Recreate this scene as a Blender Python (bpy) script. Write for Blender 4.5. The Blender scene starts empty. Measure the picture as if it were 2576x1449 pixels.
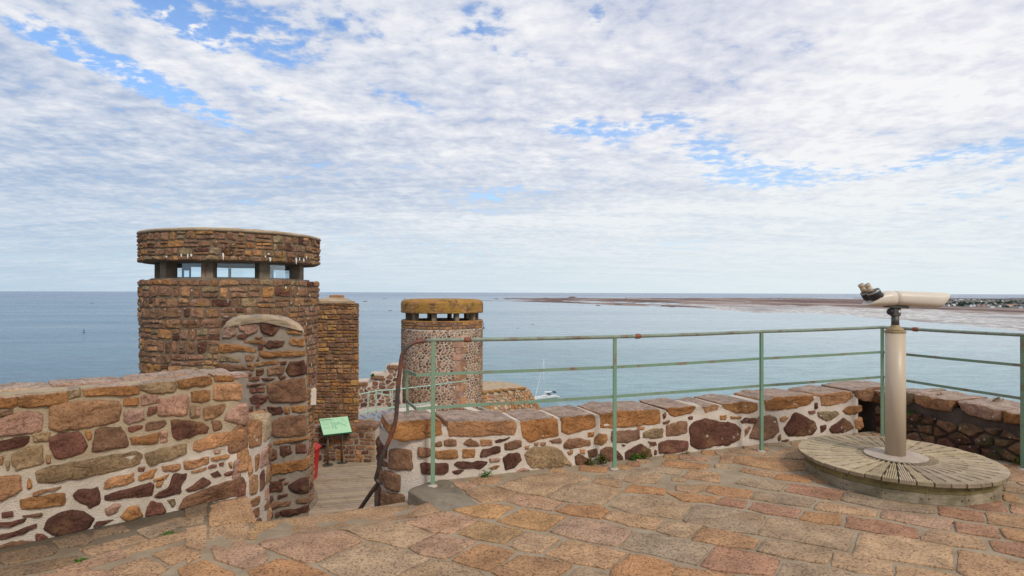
import bpy, math, random
from mathutils import Vector, Matrix, noise
from math import radians as RAD, sin, cos, pi, atan2, sqrt

random.seed(7)
scene = bpy.context.scene
COL = scene.collection
F = 1488.0                      # focal length in the 2576 px wide grid the photo was measured in
CAM = Vector((0, 0, 1.6))
_p, _a = 0.00706, 0.0031
FW = Vector((0, cos(_p), sin(_p)))
_r0, _u0 = Vector((1, 0, 0)), Vector((0, -sin(_p), cos(_p)))
RT = _r0 * cos(_a) + _u0 * sin(_a)
UP = _u0 * cos(_a) - _r0 * sin(_a)
SEA = -53.4
DECK = -2.9

def ray(x, y):
    return FW + RT * ((x - 1288) / F) + UP * ((724.5 - y) / F)
def at_z(x, y, z):
    d = ray(x, y)
    return CAM + d * ((z - CAM.z) / d.z)
def at_y(x, y, Y):
    d = ray(x, y)
    return CAM + d * (Y / d.y)

# ------------------------------------------------------------------ helpers
ORG = {}
def tag(o, label=None, cat=None, group=None, kind=None):
    if label: o['label'] = label
    if cat: o['category'] = cat
    if group: o['group'] = group
    if kind: o['kind'] = kind
    return o
def thing(name, label, cat, loc, group=None):
    o = bpy.data.objects.new(name, None)
    o.empty_display_size = 0.2
    COL.objects.link(o); o.location = loc
    ORG[o.name] = Vector(loc)
    return tag(o, label, cat, group)
def origin(p):
    while p is not None:
        if p.name in ORG: return ORG[p.name]
        p = p.parent
    return Vector((0, 0, 0))

class MB:
    """collects faces in world coordinates; build() links them as one object"""
    def __init__(s):
        s.v = []; s.f = []; s.c = []; s.m = []; s.sm = []
        s.col = (1, 1, 1, 1); s.mi = 0; s.smooth = False
    def vert(s, p, c=None):
        s.v.append(tuple(p)); s.c.append(c or s.col); return len(s.v) - 1
    def face(s, *i):
        s.f.append(tuple(i)); s.m.append(s.mi); s.sm.append(s.smooth)
    def poly(s, pts, c=None):
        s.face(*[s.vert(p, c) for p in pts])
    def box(s, c, ex, ey, ez, bev=0.0):
        """centre and three half-axis vectors"""
        c, ex, ey, ez = map(Vector, (c, ex, ey, ez))
        if bev <= 0:
            P = [c + ex*a + ey*b + ez*d for d in (-1, 1) for b in (-1, 1) for a in (-1, 1)]
            k = [s.vert(p) for p in P]
            for q in ((0,2,3,1),(4,5,7,6),(0,1,5,4),(2,6,7,3),(0,4,6,2),(1,3,7,5)):
                s.face(*[k[i] for i in q])
            return
        ax = [ex, ey, ez]; L = [a.length for a in ax]; n = [a.normalized() for a in ax]
        b = min(bev, min(L)*0.9)
        idx = {}
        for sx in (-1, 1):
            for sy in (-1, 1):
                for sz in (-1, 1):
                    sg = (sx, sy, sz)
                    for m in range(3):
                        p = c.copy()
                        for j in range(3):
                            p += n[j]*sg[j]*(L[j] if j == m else L[j]-b)
                        idx[(sg, m)] = s.vert(p)
        for m in range(3):
            a1, a2 = [j for j in range(3) if j != m]
            for sg in (-1, 1):
                q = []
                for (p1, p2) in ((-1,-1),(1,-1),(1,1),(-1,1)):
                    t = [0,0,0]; t[m] = sg; t[a1] = p1; t[a2] = p2
                    q.append(idx[(tuple(t), m)])
                s.face(*q)
        for m in range(3):          # edges along axis m
            a1, a2 = [j for j in range(3) if j != m]
            for p1 in (-1, 1):
                for p2 in (-1, 1):
                    t0 = [0,0,0]; t0[m] = -1; t0[a1] = p1; t0[a2] = p2
                    t1 = list(t0); t1[m] = 1
                    t0 = tuple(t0); t1 = tuple(t1)
                    s.face(idx[(t0,a1)], idx[(t1,a1)], idx[(t1,a2)], idx[(t0,a2)])
        for sx in (-1, 1):
            for sy in (-1, 1):
                for sz in (-1, 1):
                    sg = (sx, sy, sz); s.face(idx[(sg,0)], idx[(sg,1)], idx[(sg,2)])
    def tube(s, pts, r, n=12, cap=True, rs=None):
        pts = [Vector(p) for p in pts]; rings = []
        ref = Vector((0, 0, 1))
        for i, p in enumerate(pts):
            t = (pts[min(i+1, len(pts)-1)] - pts[max(i-1, 0)]).normalized()
            a = t.cross(ref)
            if a.length < 0.05: a = t.cross(Vector((0, 1, 0)))
            a.normalize(); b = a.cross(t).normalized()
            rr = rs[i] if rs else r
            rings.append([s.vert(p + (a*cos(2*pi*k/n) + b*sin(2*pi*k/n))*rr) for k in range(n)])
        for A, B in zip(rings, rings[1:]):
            for k in range(n):
                s.face(A[k], A[(k+1) % n], B[(k+1) % n], B[k])
        if cap:
            s.face(*rings[0][::-1]); s.face(*rings[-1])
    def lathe(s, c, prof, n=32, ax=Vector((0,0,1)), x=None, cap=True):
        """prof: (radius, height along ax)"""
        c = Vector(c); ax = Vector(ax).normalized()
        x = Vector(x) if x else (Vector((1,0,0)) if abs(ax.x) < .9 else Vector((0,1,0)))
        x = (x - ax*x.dot(ax)).normalized(); y = ax.cross(x)
        rings = [[s.vert(c + ax*h + (x*cos(2*pi*k/n) + y*sin(2*pi*k/n))*r) for k in range(n)] for r, h in prof]
        for A, B in zip(rings, rings[1:]):
            for k in range(n):
                s.face(A[k], A[(k+1) % n], B[(k+1) % n], B[k])
        if cap:
            s.face(*rings[0][::-1]); s.face(*rings[-1])
    def build(s, name, mat, parent=None, label=None):
        me = bpy.data.meshes.new(name)
        o0 = origin(parent)
        me.from_pydata([(x-o0.x, y-o0.y, z-o0.z) for x, y, z in s.v], [], s.f)
        mats = mat if isinstance(mat, (list, tuple)) else [mat]
        for m in mats: me.materials.append(m)
        me.polygons.foreach_set('material_index', s.m)
        me.polygons.foreach_set('use_smooth', s.sm)
        at = me.attributes.new('Col', 'FLOAT_COLOR', 'POINT')
        at.data.foreach_set('color', [q for c in s.c for q in (c if len(c) == 4 else (*c, 1))])
        me.update()
        o = bpy.data.objects.new(name, me); COL.objects.link(o)
        if parent is not None: o.parent = parent
        if label: o['label'] = label
        return o

# ------------------------------------------------------------------ surfaces
class Plane:
    def __init__(s, p0, e, n=None):
        s.p0 = Vector(p0); s.e = Vector(e).normalized(); s.up = Vector((0,0,1))
        s.n = Vector(n).normalized() if n else s.e.cross(s.up)
    def __call__(s, u, v, d=0): return s.p0 + s.e*u + s.up*v + s.n*d
    def uv(s, x, y):
        d = ray(x, y); t = (s.p0 - CAM).dot(s.n)/d.dot(s.n); P = CAM + d*t - s.p0
        return (P.dot(s.e), P.dot(s.up))
class Cyl:
    """round wall; u runs along the surface from the point that faces the terrace, positive to the right"""
    def __init__(s, c, R, rfn=None):
        s.c = Vector((c[0], c[1], 0)); s.R = R
        s.t = Vector((-c[0], -c[1], 0)).normalized(); s.r = Vector((-s.t.y, s.t.x, 0))
        s.rfn = rfn or (lambda phi, z: R)
    def __call__(s, u, v, d=0):
        ph = u/s.R
        return s.c + (s.t*cos(ph) + s.r*sin(ph))*(s.rfn(ph, v)+d) + Vector((0, 0, v))
class Path:
    def __init__(s, pts, side=1):
        s.side = side; s.p = [Vector((x, y, 0)) for x, y in pts]; s.L = [0]
        for a, b in zip(s.p, s.p[1:]): s.L.append(s.L[-1] + (b-a).length)
        s.T = []
        for i in range(len(s.p)):
            s.T.append((s.p[min(i+1, len(s.p)-1)] - s.p[max(i-1, 0)]).normalized())
    def __call__(s, u, v, d=0):
        u = max(0, min(s.L[-1]-1e-6, u)); i = 0
        while s.L[i+1] < u: i += 1
        t = (u - s.L[i])/(s.L[i+1]-s.L[i])
        P = s.p[i].lerp(s.p[i+1], t); T = s.T[i].lerp(s.T[i+1], t).normalized()
        return P + Vector((T.y, -T.x, 0))*(d*s.side) + Vector((0, 0, v))
class Quad:
    """bilinear patch, corners (bl, br, tr, tl); u along metres, v metres"""
    def __init__(s, bl, br, tr, tl):
        s.q = [Vector(a) for a in (bl, br, tr, tl)]
        s.W = ((s.q[1]-s.q[0]).length + (s.q[2]-s.q[3]).length)/2; s.H = ((s.q[3]-s.q[0]).length + (s.q[2]-s.q[1]).length)/2
        s.n = (s.q[1]-s.q[0]).cross(s.q[3]-s.q[0]).normalized()
    def __call__(s, u, v, d=0):
        a, b = u/s.W, v/s.H
        return s.q[0].lerp(s.q[1], a).lerp(s.q[3].lerp(s.q[2], a), b) + s.n*d

def hn(x, y, z=0.0): return noise.noise(Vector((x, y, z)))

PAL = dict(O=(.385,.185,.072), B=(.25,.135,.08), D=(.125,.055,.038), R=(.20,.085,.058), P=(.42,.25,.185), G=(.28,.20,.115),
           T=(.42,.225,.115), K=(.42,.31,.20), Y=(.50,.29,.11), M=(.16,.12,.08), S=(.52,.35,.20), W=(.28,.155,.10))
def shade(c, rnd=random, amt=.16):
    k = 1 + rnd.uniform(-amt, amt); w = rnd.uniform(-.05, .05)
    return (c[0]*k*(1+w), c[1]*k, c[2]*k*(1-w), 1)

def centroid(P):
    A = cx = cy = 0
    for (x0, y0), (x1, y1) in zip(P, P[1:]+P[:1]):
        c = x0*y1 - x1*y0; A += c; cx += (x0+x1)*c; cy += (y0+y1)*c
    if abs(A) < 1e-12: return (sum(p[0] for p in P)/len(P), sum(p[1] for p in P)/len(P), 0)
    return cx/(3*A), cy/(3*A), A/2
def inside(p, P):
    r = False; x, y = p
    for (x0, y0), (x1, y1) in zip(P, P[1:]+P[:1]):
        if (y0 > y) != (y1 > y) and x < (x1-x0)*(y-y0)/(y1-y0)+x0: r = not r
    return r
def outline(P, seg, jit, cut=.09, seed=0.0, cuts=1):
    for _ in range(cuts):
        Q = []
        for i in range(len(P)):
            a, b = P[i], P[(i+1) % len(P)]
            Q.append((a[0]+(b[0]-a[0])*cut, a[1]+(b[1]-a[1])*cut)); Q.append((b[0]+(a[0]-b[0])*cut, b[1]+(a[1]-b[1])*cut))
        P = Q
    out = []
    for i in range(len(P)):
        a, b = P[i], P[(i+1) % len(P)]
        L = sqrt((b[0]-a[0])**2+(b[1]-a[1])**2); n = max(1, int(L/seg+.5))
        for k in range(n):
            t = k/n; x = a[0]+(b[0]-a[0])*t; y = a[1]+(b[1]-a[1])*t
            f1, f2 = .35/seg, 1.0/seg
            out.append((x + jit*(hn(x*f1, y*f1, seed)+.7*hn(x*f2, y*f2, seed)), y + jit*(hn(x*f1, y*f1, seed+9.3)+.7*hn(x*f2, y*f2, seed+4))))
    return out
def stone(mb, P, S, prot=.012, col=(.3,.2,.1,1), seg=.04, jit=.008, rough=.006, edge=.014, sink=.02, thick=0, back=None, cuts=1, low=False, cut=.09, grow=.0055):
    """one stone of a wall: outline P in the surface's (u, v), bedded in mortar, rounded arris, rough face"""
    cx, cy, A = centroid(P)
    if abs(A) < 1e-5: return
    if A < 0: P = P[::-1]
    sd = random.uniform(0, 90)
    O = outline(P, seg, jit, cut, seed=sd, cuts=cuts); size = sqrt(abs(A))
    e = min(.35, edge*1.3/size); gf = 1 + 2*grow/size
    O = [(cx+(x-cx)*gf, cy+(y-cy)*gf) for x, y in O]
    n = len(O); old = mb.smooth; mb.smooth = True
    tilt = (random.uniform(-1, 1)*prot*.5/size, random.uniform(-1, 1)*prot*.5/size)
    def ring(s, d, rg):
        R_ = []
        for (x, y) in O:
            X, Y = cx+(x-cx)*s, cy+(y-cy)*s
            dd = d + tilt[0]*(X-cx) + tilt[1]*(Y-cy) + rg*(hn(X*11, Y*11, sd) + .8*hn(X*29, Y*29, sd) + .5*hn(X*70, Y*70, sd))
            R_.append(mb.vert(S(X, Y, dd), col))
        return R_
    rings = []
    if thick:
        bk = back or Vector((0, 0, 0)); m = 4
        for k in range(m+1):
            t = 1 - k/m; R_ = []
            for (x, y) in O:
                w = .010*hn(x*9+t*6, y*9, sd)
                R_.append(mb.vert(S(x, y+w, -thick*t - .004), col))
            rings.append(R_)
    else:
        rings.append(ring(1.0, -sink, 0))
    rings.append(ring(1-e*.15, prot*.45, rough*.5))
    rings.append(ring(1-e, prot, rough))
    if not low:
        rings.append(ring((1-e)*.80, prot*1.05, rough*1.7))
        rings.append(ring((1-e)*.58, prot*1.08, rough*1.8))
        rings.append(ring((1-e)*.30, prot*1.10, rough*1.8))
    crisp = len(rings)-(2 if low else 5)+1      # sides and arris stay sharp, the face is one rough surface
    for j_, (A_, B_) in enumerate(zip(rings, rings[1:])):
        mb.smooth = j_ >= crisp
        for k in range(n): mb.face(A_[k], A_[(k+1) % n], B_[(k+1) % n], B_[k])
    mb.smooth = not low
    c = mb.vert(S(cx, cy, prot*1.10 + rough*hn(cx*11, cy*11, sd)), col)
    L_ = rings[-1]
    for k in range(n): mb.face(L_[k], L_[(k+1) % n], c)
    if thick: mb.face(*rings[0][::-1])
    mb.smooth = old

def sheet(mb, S, u0, u1, v0, v1, du, dv, amp=.006, d=0, fr=6, top=None):
    """mortar bed: gently uneven grid"""
    nu = max(1, int((u1-u0)/du)); nv = max(1, int((v1-v0)/dv)); old = mb.smooth; mb.smooth = True
    g = []
    for j in range(nv+1):
        row = []
        for i in range(nu+1):
            u = u0+(u1-u0)*i/nu; vt = top(u) if top else v1; v = v0+(vt-v0)*j/nv
            row.append(mb.vert(S(u, v, d+amp*(hn(u*fr, v*fr, 3.1)+.5*hn(u*fr*3, v*fr*3, 8)))))
        g.append(row)
    for j in range(nv):
        for i in range(nu): mb.face(g[j][i], g[j][i+1], g[j+1][i+1], g[j+1][i])
    mb.smooth = old
def slabface(mb, P, S, thick):
    """flat-faced wall body from an outline in (u, v), extruded backwards"""
    a = [mb.vert(S(u, v, 0)) for u, v in P]; b = [mb.vert(S(u, v, -thick)) for u, v in P]; n = len(P)
    for k in range(n): mb.face(a[k], a[(k+1) % n], b[(k+1) % n], b[k])
    mb.face(*a); mb.face(*b[::-1])
def prism(mb, pts, z0, z1):
    """closed prism from plan points (counter-clockwise)"""
    a = [mb.vert((x, y, z0)) for x, y in pts]; b = [mb.vert((x, y, z1)) for x, y in pts]; n = len(a)
    for k in range(n): mb.face(a[k], a[(k+1) % n], b[(k+1) % n], b[k])
    mb.face(*a[::-1]); mb.face(*b)

def courses(u0, u1, v0, v1, hr, wr, gap, rnd, jit=.15, top=None):
    """irregular coursed rubble as quads / pentagons"""
    out = []; v = v0
    while v < v1 - .02:
        h = min(rnd.uniform(*hr), v1-v)
        if v1-(v+h) < hr[0]*.6: h = v1-v
        u = u0 - rnd.uniform(0, wr[0])
        while u < u1:
            w = rnd.uniform(*wr)*(1.25 if rnd.random() < .15 else 1)
            a, b = max(u, u0), min(u+w, u1)
            if b-a > gap*2.5:
                cells = [(a, b, v, v+h)]
                if rnd.random() < .42 and h > hr[0]*1.35:
                    m = v+h*rnd.uniform(.35, .65); cells = [(a, b, v, m), (a, b, m, v+h)]
                elif rnd.random() < .10:
                    m = a+(b-a)*rnd.uniform(.3, .7); cells = [(a, m, v, v+h), (m, b, v, v+h*.96)]
                for (A, B, C_, D_) in cells:
                    g = gap/2; j = jit*(D_-C_)
                    q = [(A+g+rnd.uniform(0, j), C_+g+rnd.uniform(0, j)), (B-g-rnd.uniform(0, j), C_+g+rnd.uniform(0, j)),
                         (B-g-rnd.uniform(0, j), D_-g-rnd.uniform(0, j)), (A+g+rnd.uniform(0, j), D_-g-rnd.uniform(0, j))]
                    if rnd.random() < .4:
                        q.insert(3, ((q[2][0]+q[3][0])/2, D_-g+rnd.uniform(-.3, .8)*g))
                    wav = .03
                    q = [(x, min(v1, max(v0, y+wav*hn(x*1.3, y*1.3, 2)))) for x, y in q]
                    if q[1][0]-q[0][0] > gap and q[2][1]-q[1][1] > gap*.6: out.append(q)
            u += w
        v += h
    return out
def voronoi(u0, u1, v0, v1, sx, sy, gap, rnd, keep=None, jit=.42):
    """irregular rubble: shrunken Voronoi cells of a jittered grid stretched sx : sy"""
    nu = int((u1-u0)/sx)+1; nv = int((v1-v0)/sy)+1; pts = {}
    for j in range(-1, nv+1):
        for i in range(-1, nu+1):
            pts[(i, j)] = ((i+.5+.5*(j % 2)-.25+rnd.uniform(-jit, jit)), (j+.5+rnd.uniform(-jit, jit)))
    out = []
    for (i, j), (px, py) in pts.items():
        U, V = u0+px*sx, v0+py*sy
        if not (u0 <= U <= u1 and v0 <= V <= v1): continue
        if keep and not keep(U, V): continue
        cell = [(px-1.4, py-1.4), (px+1.4, py-1.4), (px+1.4, py+1.4), (px-1.4, py+1.4)]
        g = gap/2/sqrt(sx*sy)
        for dj in (-2, -1, 0, 1, 2):
            for di in (-2, -1, 0, 1, 2):
                q = pts.get((i+di, j+dj))
                if q is None or (di == 0 and dj == 0): continue
                nx, ny = q[0]-px, q[1]-py; L = sqrt(nx*nx+ny*ny)
                if L < 1e-6: continue
                nx /= L; ny /= L; lim = L/2-g; new = []
                for a, b in zip(cell, cell[1:]+cell[:1]):
                    da = (a[0]-px)*nx+(a[1]-py)*ny-lim; db = (b[0]-px)*nx+(b[1]-py)*ny-lim
                    if da <= 0: new.append(a)
                    if (da < 0) != (db < 0):
                        t = da/(da-db); new.append((a[0]+(b[0]-a[0])*t, a[1]+(b[1]-a[1])*t))
                cell = new
                if len(cell) < 3: break
            if len(cell) < 3: break
        if len(cell) < 3: continue
        P = [(min(u1-g*sx, max(u0+g*sx, u0+x*sx)), min(v1-g*sy, max(v0+g*sy, v0+y*sy))) for x, y in cell]
        if abs(centroid(P)[2]) > gap*gap*1.5: out.append(P)
    return out
def scatter(mb, polys, S, mix, rnd, **kw):
    for P in polys:
        stone(mb, P, S, col=shade(PAL[rnd.choice(mix)], rnd), **kw)

def parse(txt):
    out = []
    for ln in txt.strip().splitlines():
        t = ln.split()
        out.append((t[0], [tuple(map(float, q.split(','))) for q in t[1:]]))
    return out

# ------------------------------------------------------------------ materials
def mat(name):
    m = bpy.data.materials.new(name); m.use_nodes = True; nt = m.node_tree
    b = nt.nodes['Principled BSDF']; return m, nt, b
def N(nt, t, **kw):
    n = nt.nodes.new(t)
    for k, v in kw.items(): setattr(n, k, v)
    return n
def lk(nt, a, b): nt.links.new(a, b)
def setin(nt, sock, v):
    if hasattr(v, 'links') or hasattr(v, 'is_output'): nt.links.new(v, sock)
    else: sock.default_value = v
def col4(c): return (c[0], c[1], c[2], 1)
def nz(nt, scale, detail=4, rough=.55, vec=None, dist=0, dim='3D'):
    n = N(nt, 'ShaderNodeTexNoise'); n.inputs['Scale'].default_value = scale; n.inputs['Detail'].default_value = detail
    n.inputs['Roughness'].default_value = rough; n.inputs['Distortion'].default_value = dist
    if vec is None:
        tc = N(nt, 'ShaderNodeTexCoord'); vec = tc.outputs['Object']
    lk(nt, vec, n.inputs['Vector']); return n.outputs['Fac']
def rng(nt, v, a, b, c=0., d=1., smooth=False):
    n = N(nt, 'ShaderNodeMapRange'); n.clamp = True
    if smooth: n.interpolation_type = 'SMOOTHSTEP'
    setin(nt, n.inputs['Value'], v)
    for k, q in zip(('From Min', 'From Max', 'To Min', 'To Max'), (a, b, c, d)): setin(nt, n.inputs[k], q)
    return n.outputs['Result']
def mixc(nt, f, a, b, mode='MIX'):
    n = N(nt, 'ShaderNodeMix'); n.data_type = 'RGBA'; n.blend_type = mode
    setin(nt, n.inputs[0], f)
    for s_, v in ((6, a), (7, b)):
        setin(nt, n.inputs[s_], col4(v) if isinstance(v, tuple) else v)
    return n.outputs[2]
def mth(nt, op, a, b=0., c=None):
    n = N(nt, 'ShaderNodeMath', operation=op); setin(nt, n.inputs[0], a); setin(nt, n.inputs[1], b)
    if c is not None: setin(nt, n.inputs[2], c)
    return n.outputs[0]
def bump(nt, bsdf, h, strength=.5, dist=.01, prev=None):
    n = N(nt, 'ShaderNodeBump'); n.inputs['Strength'].default_value = strength; n.inputs['Distance'].default_value = dist
    lk(nt, h, n.inputs['Height'])
    if prev is not None: lk(nt, prev, n.inputs['Normal'])
    lk(nt, n.outputs[0], bsdf.inputs['Normal']); return n.outputs[0]
def scl(nt, sx, sy, sz, vec=None):
    mp = N(nt, 'ShaderNodeMapping'); mp.inputs['Scale'].default_value = (sx, sy, sz)
    if vec is None: vec = N(nt, 'ShaderNodeTexCoord').outputs['Object']
    lk(nt, vec, mp.inputs['Vector']); return mp.outputs[0]

def stone_mat(name, g1=7, g2=55, speck=.5, lichen=0., moss=0., orange=0., gain=1., bmp=.6, var=1., topc=None):
    """weathered granite; the stone's own colour comes from its 'Col' attribute"""
    m, nt, b = mat(name)
    c = N(nt, 'ShaderNodeAttribute', attribute_name='Col').outputs['Color']
    n1 = nz(nt, g1, 5, .6); n2 = nz(nt, g2, 3, .7); n3 = nz(nt, g2*2.6, 2, .6)
    c = mixc(nt, 1., c, mixc(nt, rng(nt, n1, .32, .68), ((1-.34*var)*gain, (1-.36*var)*gain, (1-.38*var)*gain), ((1+.28*var)*gain, (1+.26*var)*gain, (1+.22*var)*gain)), 'MULTIPLY')
    c = mixc(nt, rng(nt, nz(nt, g1*.6, 3, .5), .52, .72, 0, .4*var), c, (.42, .24, .10))
    if topc:      # upward faces mix towards a mottled, paler grey-pink tone
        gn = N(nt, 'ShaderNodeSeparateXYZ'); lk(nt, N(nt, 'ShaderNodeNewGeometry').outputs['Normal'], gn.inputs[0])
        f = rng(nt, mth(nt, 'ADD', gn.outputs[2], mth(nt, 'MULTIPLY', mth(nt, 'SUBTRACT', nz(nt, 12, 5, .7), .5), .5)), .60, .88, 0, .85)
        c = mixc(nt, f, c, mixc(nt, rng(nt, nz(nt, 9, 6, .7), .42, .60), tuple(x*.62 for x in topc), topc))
    c = mixc(nt, rng(nt, n2, .50, .62, 0, speck*1.25), c, mixc(nt, 1., c, (.34, .31, .30), 'MULTIPLY'))
    c = mixc(nt, rng(nt, n3, .54, .66, 0, speck*.9), c, mixc(nt, 1., c, (1.75, 1.7, 1.65), 'MULTIPLY'))
    if orange:
        c = mixc(nt, rng(nt, nz(nt, 1.7, 6, .65), .62-.12*orange, .74-.12*orange, 0, .75), c, (.36, .20, .035))
    if moss:
        c = mixc(nt, rng(nt, nz(nt, 2.3, 6, .7), .60-.1*moss, .72-.1*moss, 0, .8), c, (.05, .055, .02))
    if lichen:
        v = N(nt, 'ShaderNodeTexVoronoi'); v.inputs['Scale'].default_value = 15; v.feature = 'F1'
        lk(nt, N(nt, 'ShaderNodeTexCoord').outputs['Object'], v.inputs['Vector'])
        d = mth(nt, 'ADD', v.outputs['Distance'], mth(nt, 'MULTIPLY', nz(nt, 26, 5, .8), .95))
        f = mth(nt, 'MULTIPLY', rng(nt, d, .56, .66, 1, 0), rng(nt, nz(nt, 2.1, 3, .6), .62-.15*lichen, .68-.15*lichen))
        c = mixc(nt, mth(nt, 'MULTIPLY', f, .8), c, (.52, .50, .45))
    lk(nt, c, b.inputs['Base Color']); b.inputs['Roughness'].default_value = .88
    b.inputs['Specular IOR Level'].default_value = .25
    h = mth(nt, 'ADD', n2, mth(nt, 'MULTIPLY', nz(nt, g1*3, 6, .75), 2.6))
    bump(nt, b, h, bmp, .02)
    return m
def mortar_mat(name, c1, c2, g=5, stain=.3, bmp=.5, dark=(.12, .09, .06), low=None, attr=False):
    m, nt, b = mat(name)
    c = mixc(nt, rng(nt, nz(nt, g, 5, .6), .35, .65), c1, c2)
    if low:   # (z0, z1, colour, colour): newer render below
        sx = N(nt, 'ShaderNodeSeparateXYZ'); lk(nt, N(nt, 'ShaderNodeTexCoord').outputs['Object'], sx.inputs[0])
        z = mth(nt, 'ADD', sx.outputs[2], mth(nt, 'MULTIPLY', mth(nt, 'SUBTRACT', nz(nt, 3, 3), .5), .35))
        c = mixc(nt, rng(nt, z, low[0], low[1], 1, 0), c, mixc(nt, rng(nt, nz(nt, g, 5, .6), .35, .65), low[2], low[3]))
    c = mixc(nt, rng(nt, nz(nt, g*1.7, 6, .7), .56, .74, 0, stain), c, dark)
    c = mixc(nt, rng(nt, nz(nt, 160, 2, .6), .5, .7, 0, .25), c, mixc(nt, 1., c, (.55, .52, .5), 'MULTIPLY'))
    if attr: c = mixc(nt, 1., c, N(nt, 'ShaderNodeAttribute', attribute_name='Col').outputs['Color'], 'MULTIPLY')
    lk(nt, c, b.inputs['Base Color']); b.inputs['Roughness'].default_value = .95; b.inputs['Specular IOR Level'].default_value = .15
    bump(nt, b, mth(nt, 'ADD', nz(nt, 24, 6, .75), nz(nt, 110, 2, .6)), bmp*1.6, .014)
    return m
def simple_mat(name, c, rough=.5, metal=0., var=.12, g=12, bmp=0., spec=.5, streak=None):
    m, nt, b = mat(name)
    k = (1-var, 1-var, 1-var); q = (1+var, 1+var, 1+var)
    vec = scl(nt, *streak) if streak else None
    cc = mixc(nt, 1., col4(c)[:3], mixc(nt, rng(nt, nz(nt, g, 5, .6, vec), .3, .7), k, q), 'MULTIPLY')
    lk(nt, cc, b.inputs['Base Color']); b.inputs['Roughness'].default_value = rough; b.inputs['Metallic'].default_value = metal
    b.inputs['Specular IOR Level'].default_value = spec
    if bmp: bump(nt, b, nz(nt, g*5, 4, .6, vec), bmp, .005)
    return m
def rust_paint(name, c, rust_amt=.5, rustc=(.30, .085, .035), g=7, c2=None):
    m, nt, b = mat(name)
    f = rng(nt, nz(nt, g, 7, .74), .60-.20*rust_amt, .76-.20*rust_amt, 0, .9)
    base = mixc(nt, rng(nt, nz(nt, 3, 4, .6), .35, .65), c, c2 or tuple(x*.72 for x in c))
    base = mixc(nt, rng(nt, nz(nt, 45, 4, .6), .55, .75, 0, .5), base, tuple(x*.5 for x in c))
    cc = mixc(nt, f, base, mixc(nt, rng(nt, nz(nt, 60, 3, .6), .35, .65), rustc, tuple(x*.45 for x in rustc)))
    lk(nt, cc, b.inputs['Base Color']); b.inputs['Roughness'].default_value = .6
    bump(nt, b, mth(nt, 'ADD', f, nz(nt, 90, 3, .6)), .35, .003)
    return m
def wood_mat(name, c, c2, along=(1, 1, 1), g=9, moss=None):
    m, nt, b = mat(name)
    a = N(nt, 'ShaderNodeAttribute', attribute_name='Col').outputs['Color']
    n1 = nz(nt, g, 6, .65, scl(nt, *along)); n2 = nz(nt, 3.5, 5, .6)
    cc = mixc(nt, rng(nt, n1, .3, .7), c, c2)
    cc = mixc(nt, 1., cc, a, 'MULTIPLY')
    cc = mixc(nt, rng(nt, n2, .5, .72, 0, .55), cc, mixc(nt, 1., cc, (.55, .52, .45), 'MULTIPLY'))
    if moss: cc = mixc(nt, rng(nt, nz(nt, 5, 6, .7), .40, .60, 0, moss), cc, (.075, .065, .022))
    lk(nt, cc, b.inputs['Base Color']); b.inputs['Roughness'].default_value = .9; b.inputs['Specular IOR Level'].default_value = .2
    bump(nt, b, n1, .5, .004)
    return m

M = {}
M['granite'] = stone_mat('granite_stone', lichen=.35)
M['granite_r'] = stone_mat('granite_parapet', lichen=.5)
M['granite_dark'] = stone_mat('granite_dark', lichen=1.3, moss=.7, gain=.9)
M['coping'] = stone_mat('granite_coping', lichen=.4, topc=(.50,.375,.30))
M['granite_tower'] = stone_mat('granite_tower', g1=6, g2=45, lichen=1.0, orange=.45, speck=.55, gain=1.06)
M['granite_turret'] = stone_mat('granite_turret', g1=5, g2=40, lichen=.2, orange=.55, speck=.4)
M['granite_far'] = stone_mat('granite_far', g1=4, g2=22, speck=.35, bmp=.3)
M['granite_lichen'] = stone_mat('granite_lichen', g1=4, g2=22, speck=.35, orange=1.5, moss=.6, bmp=.4)
M['paver'] = stone_mat('paving_granite', g1=5, g2=66, speck=.68, bmp=.5, var=.8, gain=.97)
M['mortar_white'] = mortar_mat('lime_mortar', (.62,.52,.42), (.74,.65,.55), stain=.3, dark=(.42,.33,.24))
M['mortar_left'] = mortar_mat('beige_mortar', (.38,.29,.18), (.50,.40,.27), stain=.3, dark=(.25,.18,.10), low=(.38,.52,(.53,.45,.35),(.66,.58,.48)))
M['mortar_grey'] = mortar_mat('grey_mortar', (.27,.21,.155), (.40,.33,.26), stain=.3)
M['mortar_tower'] = mortar_mat('tower_mortar', (.17,.115,.075), (.25,.18,.12), stain=.4)
M['mortar_dark'] = mortar_mat('dark_mortar', (.075,.055,.045), (.13,.10,.08), stain=.6, dark=(.03,.03,.015))
M['mortar_far'] = mortar_mat('pale_pink_mortar', (.58,.47,.38), (.68,.58,.48), g=1.5, stain=.25, dark=(.25,.17,.11))
M['joint'] = mortar_mat('paving_joint', (.33,.25,.175), (.44,.345,.25), stain=.5, dark=(.20,.15,.105), attr=True)
M['slab'] = mortar_mat('weathered_slab', (.36,.26,.165), (.54,.41,.28), g=4, stain=.85, dark=(.33,.165,.045))
M['concrete'] = mortar_mat('concrete', (.20,.155,.11), (.30,.235,.17), g=4, stain=.5)
M['kerb'] = mortar_mat('grey_kerb', (.20,.165,.12), (.31,.26,.19), g=3, stain=.7, dark=(.10,.085,.06))
M['pale'] = mortar_mat('pale_coping', (.70,.60,.48), (.80,.70,.60), g=2, stain=.1)
M['rail'] = rust_paint('green_rail_paint', (.155,.265,.175), .42, c2=(.20,.28,.19))
M['post'] = rust_paint('green_post_paint', (.145,.275,.185), .28, c2=(.20,.27,.16))
M['oldrail'] = rust_paint('worn_rail', (.25,.31,.235), .55, (.22,.12,.075), g=9)
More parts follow.
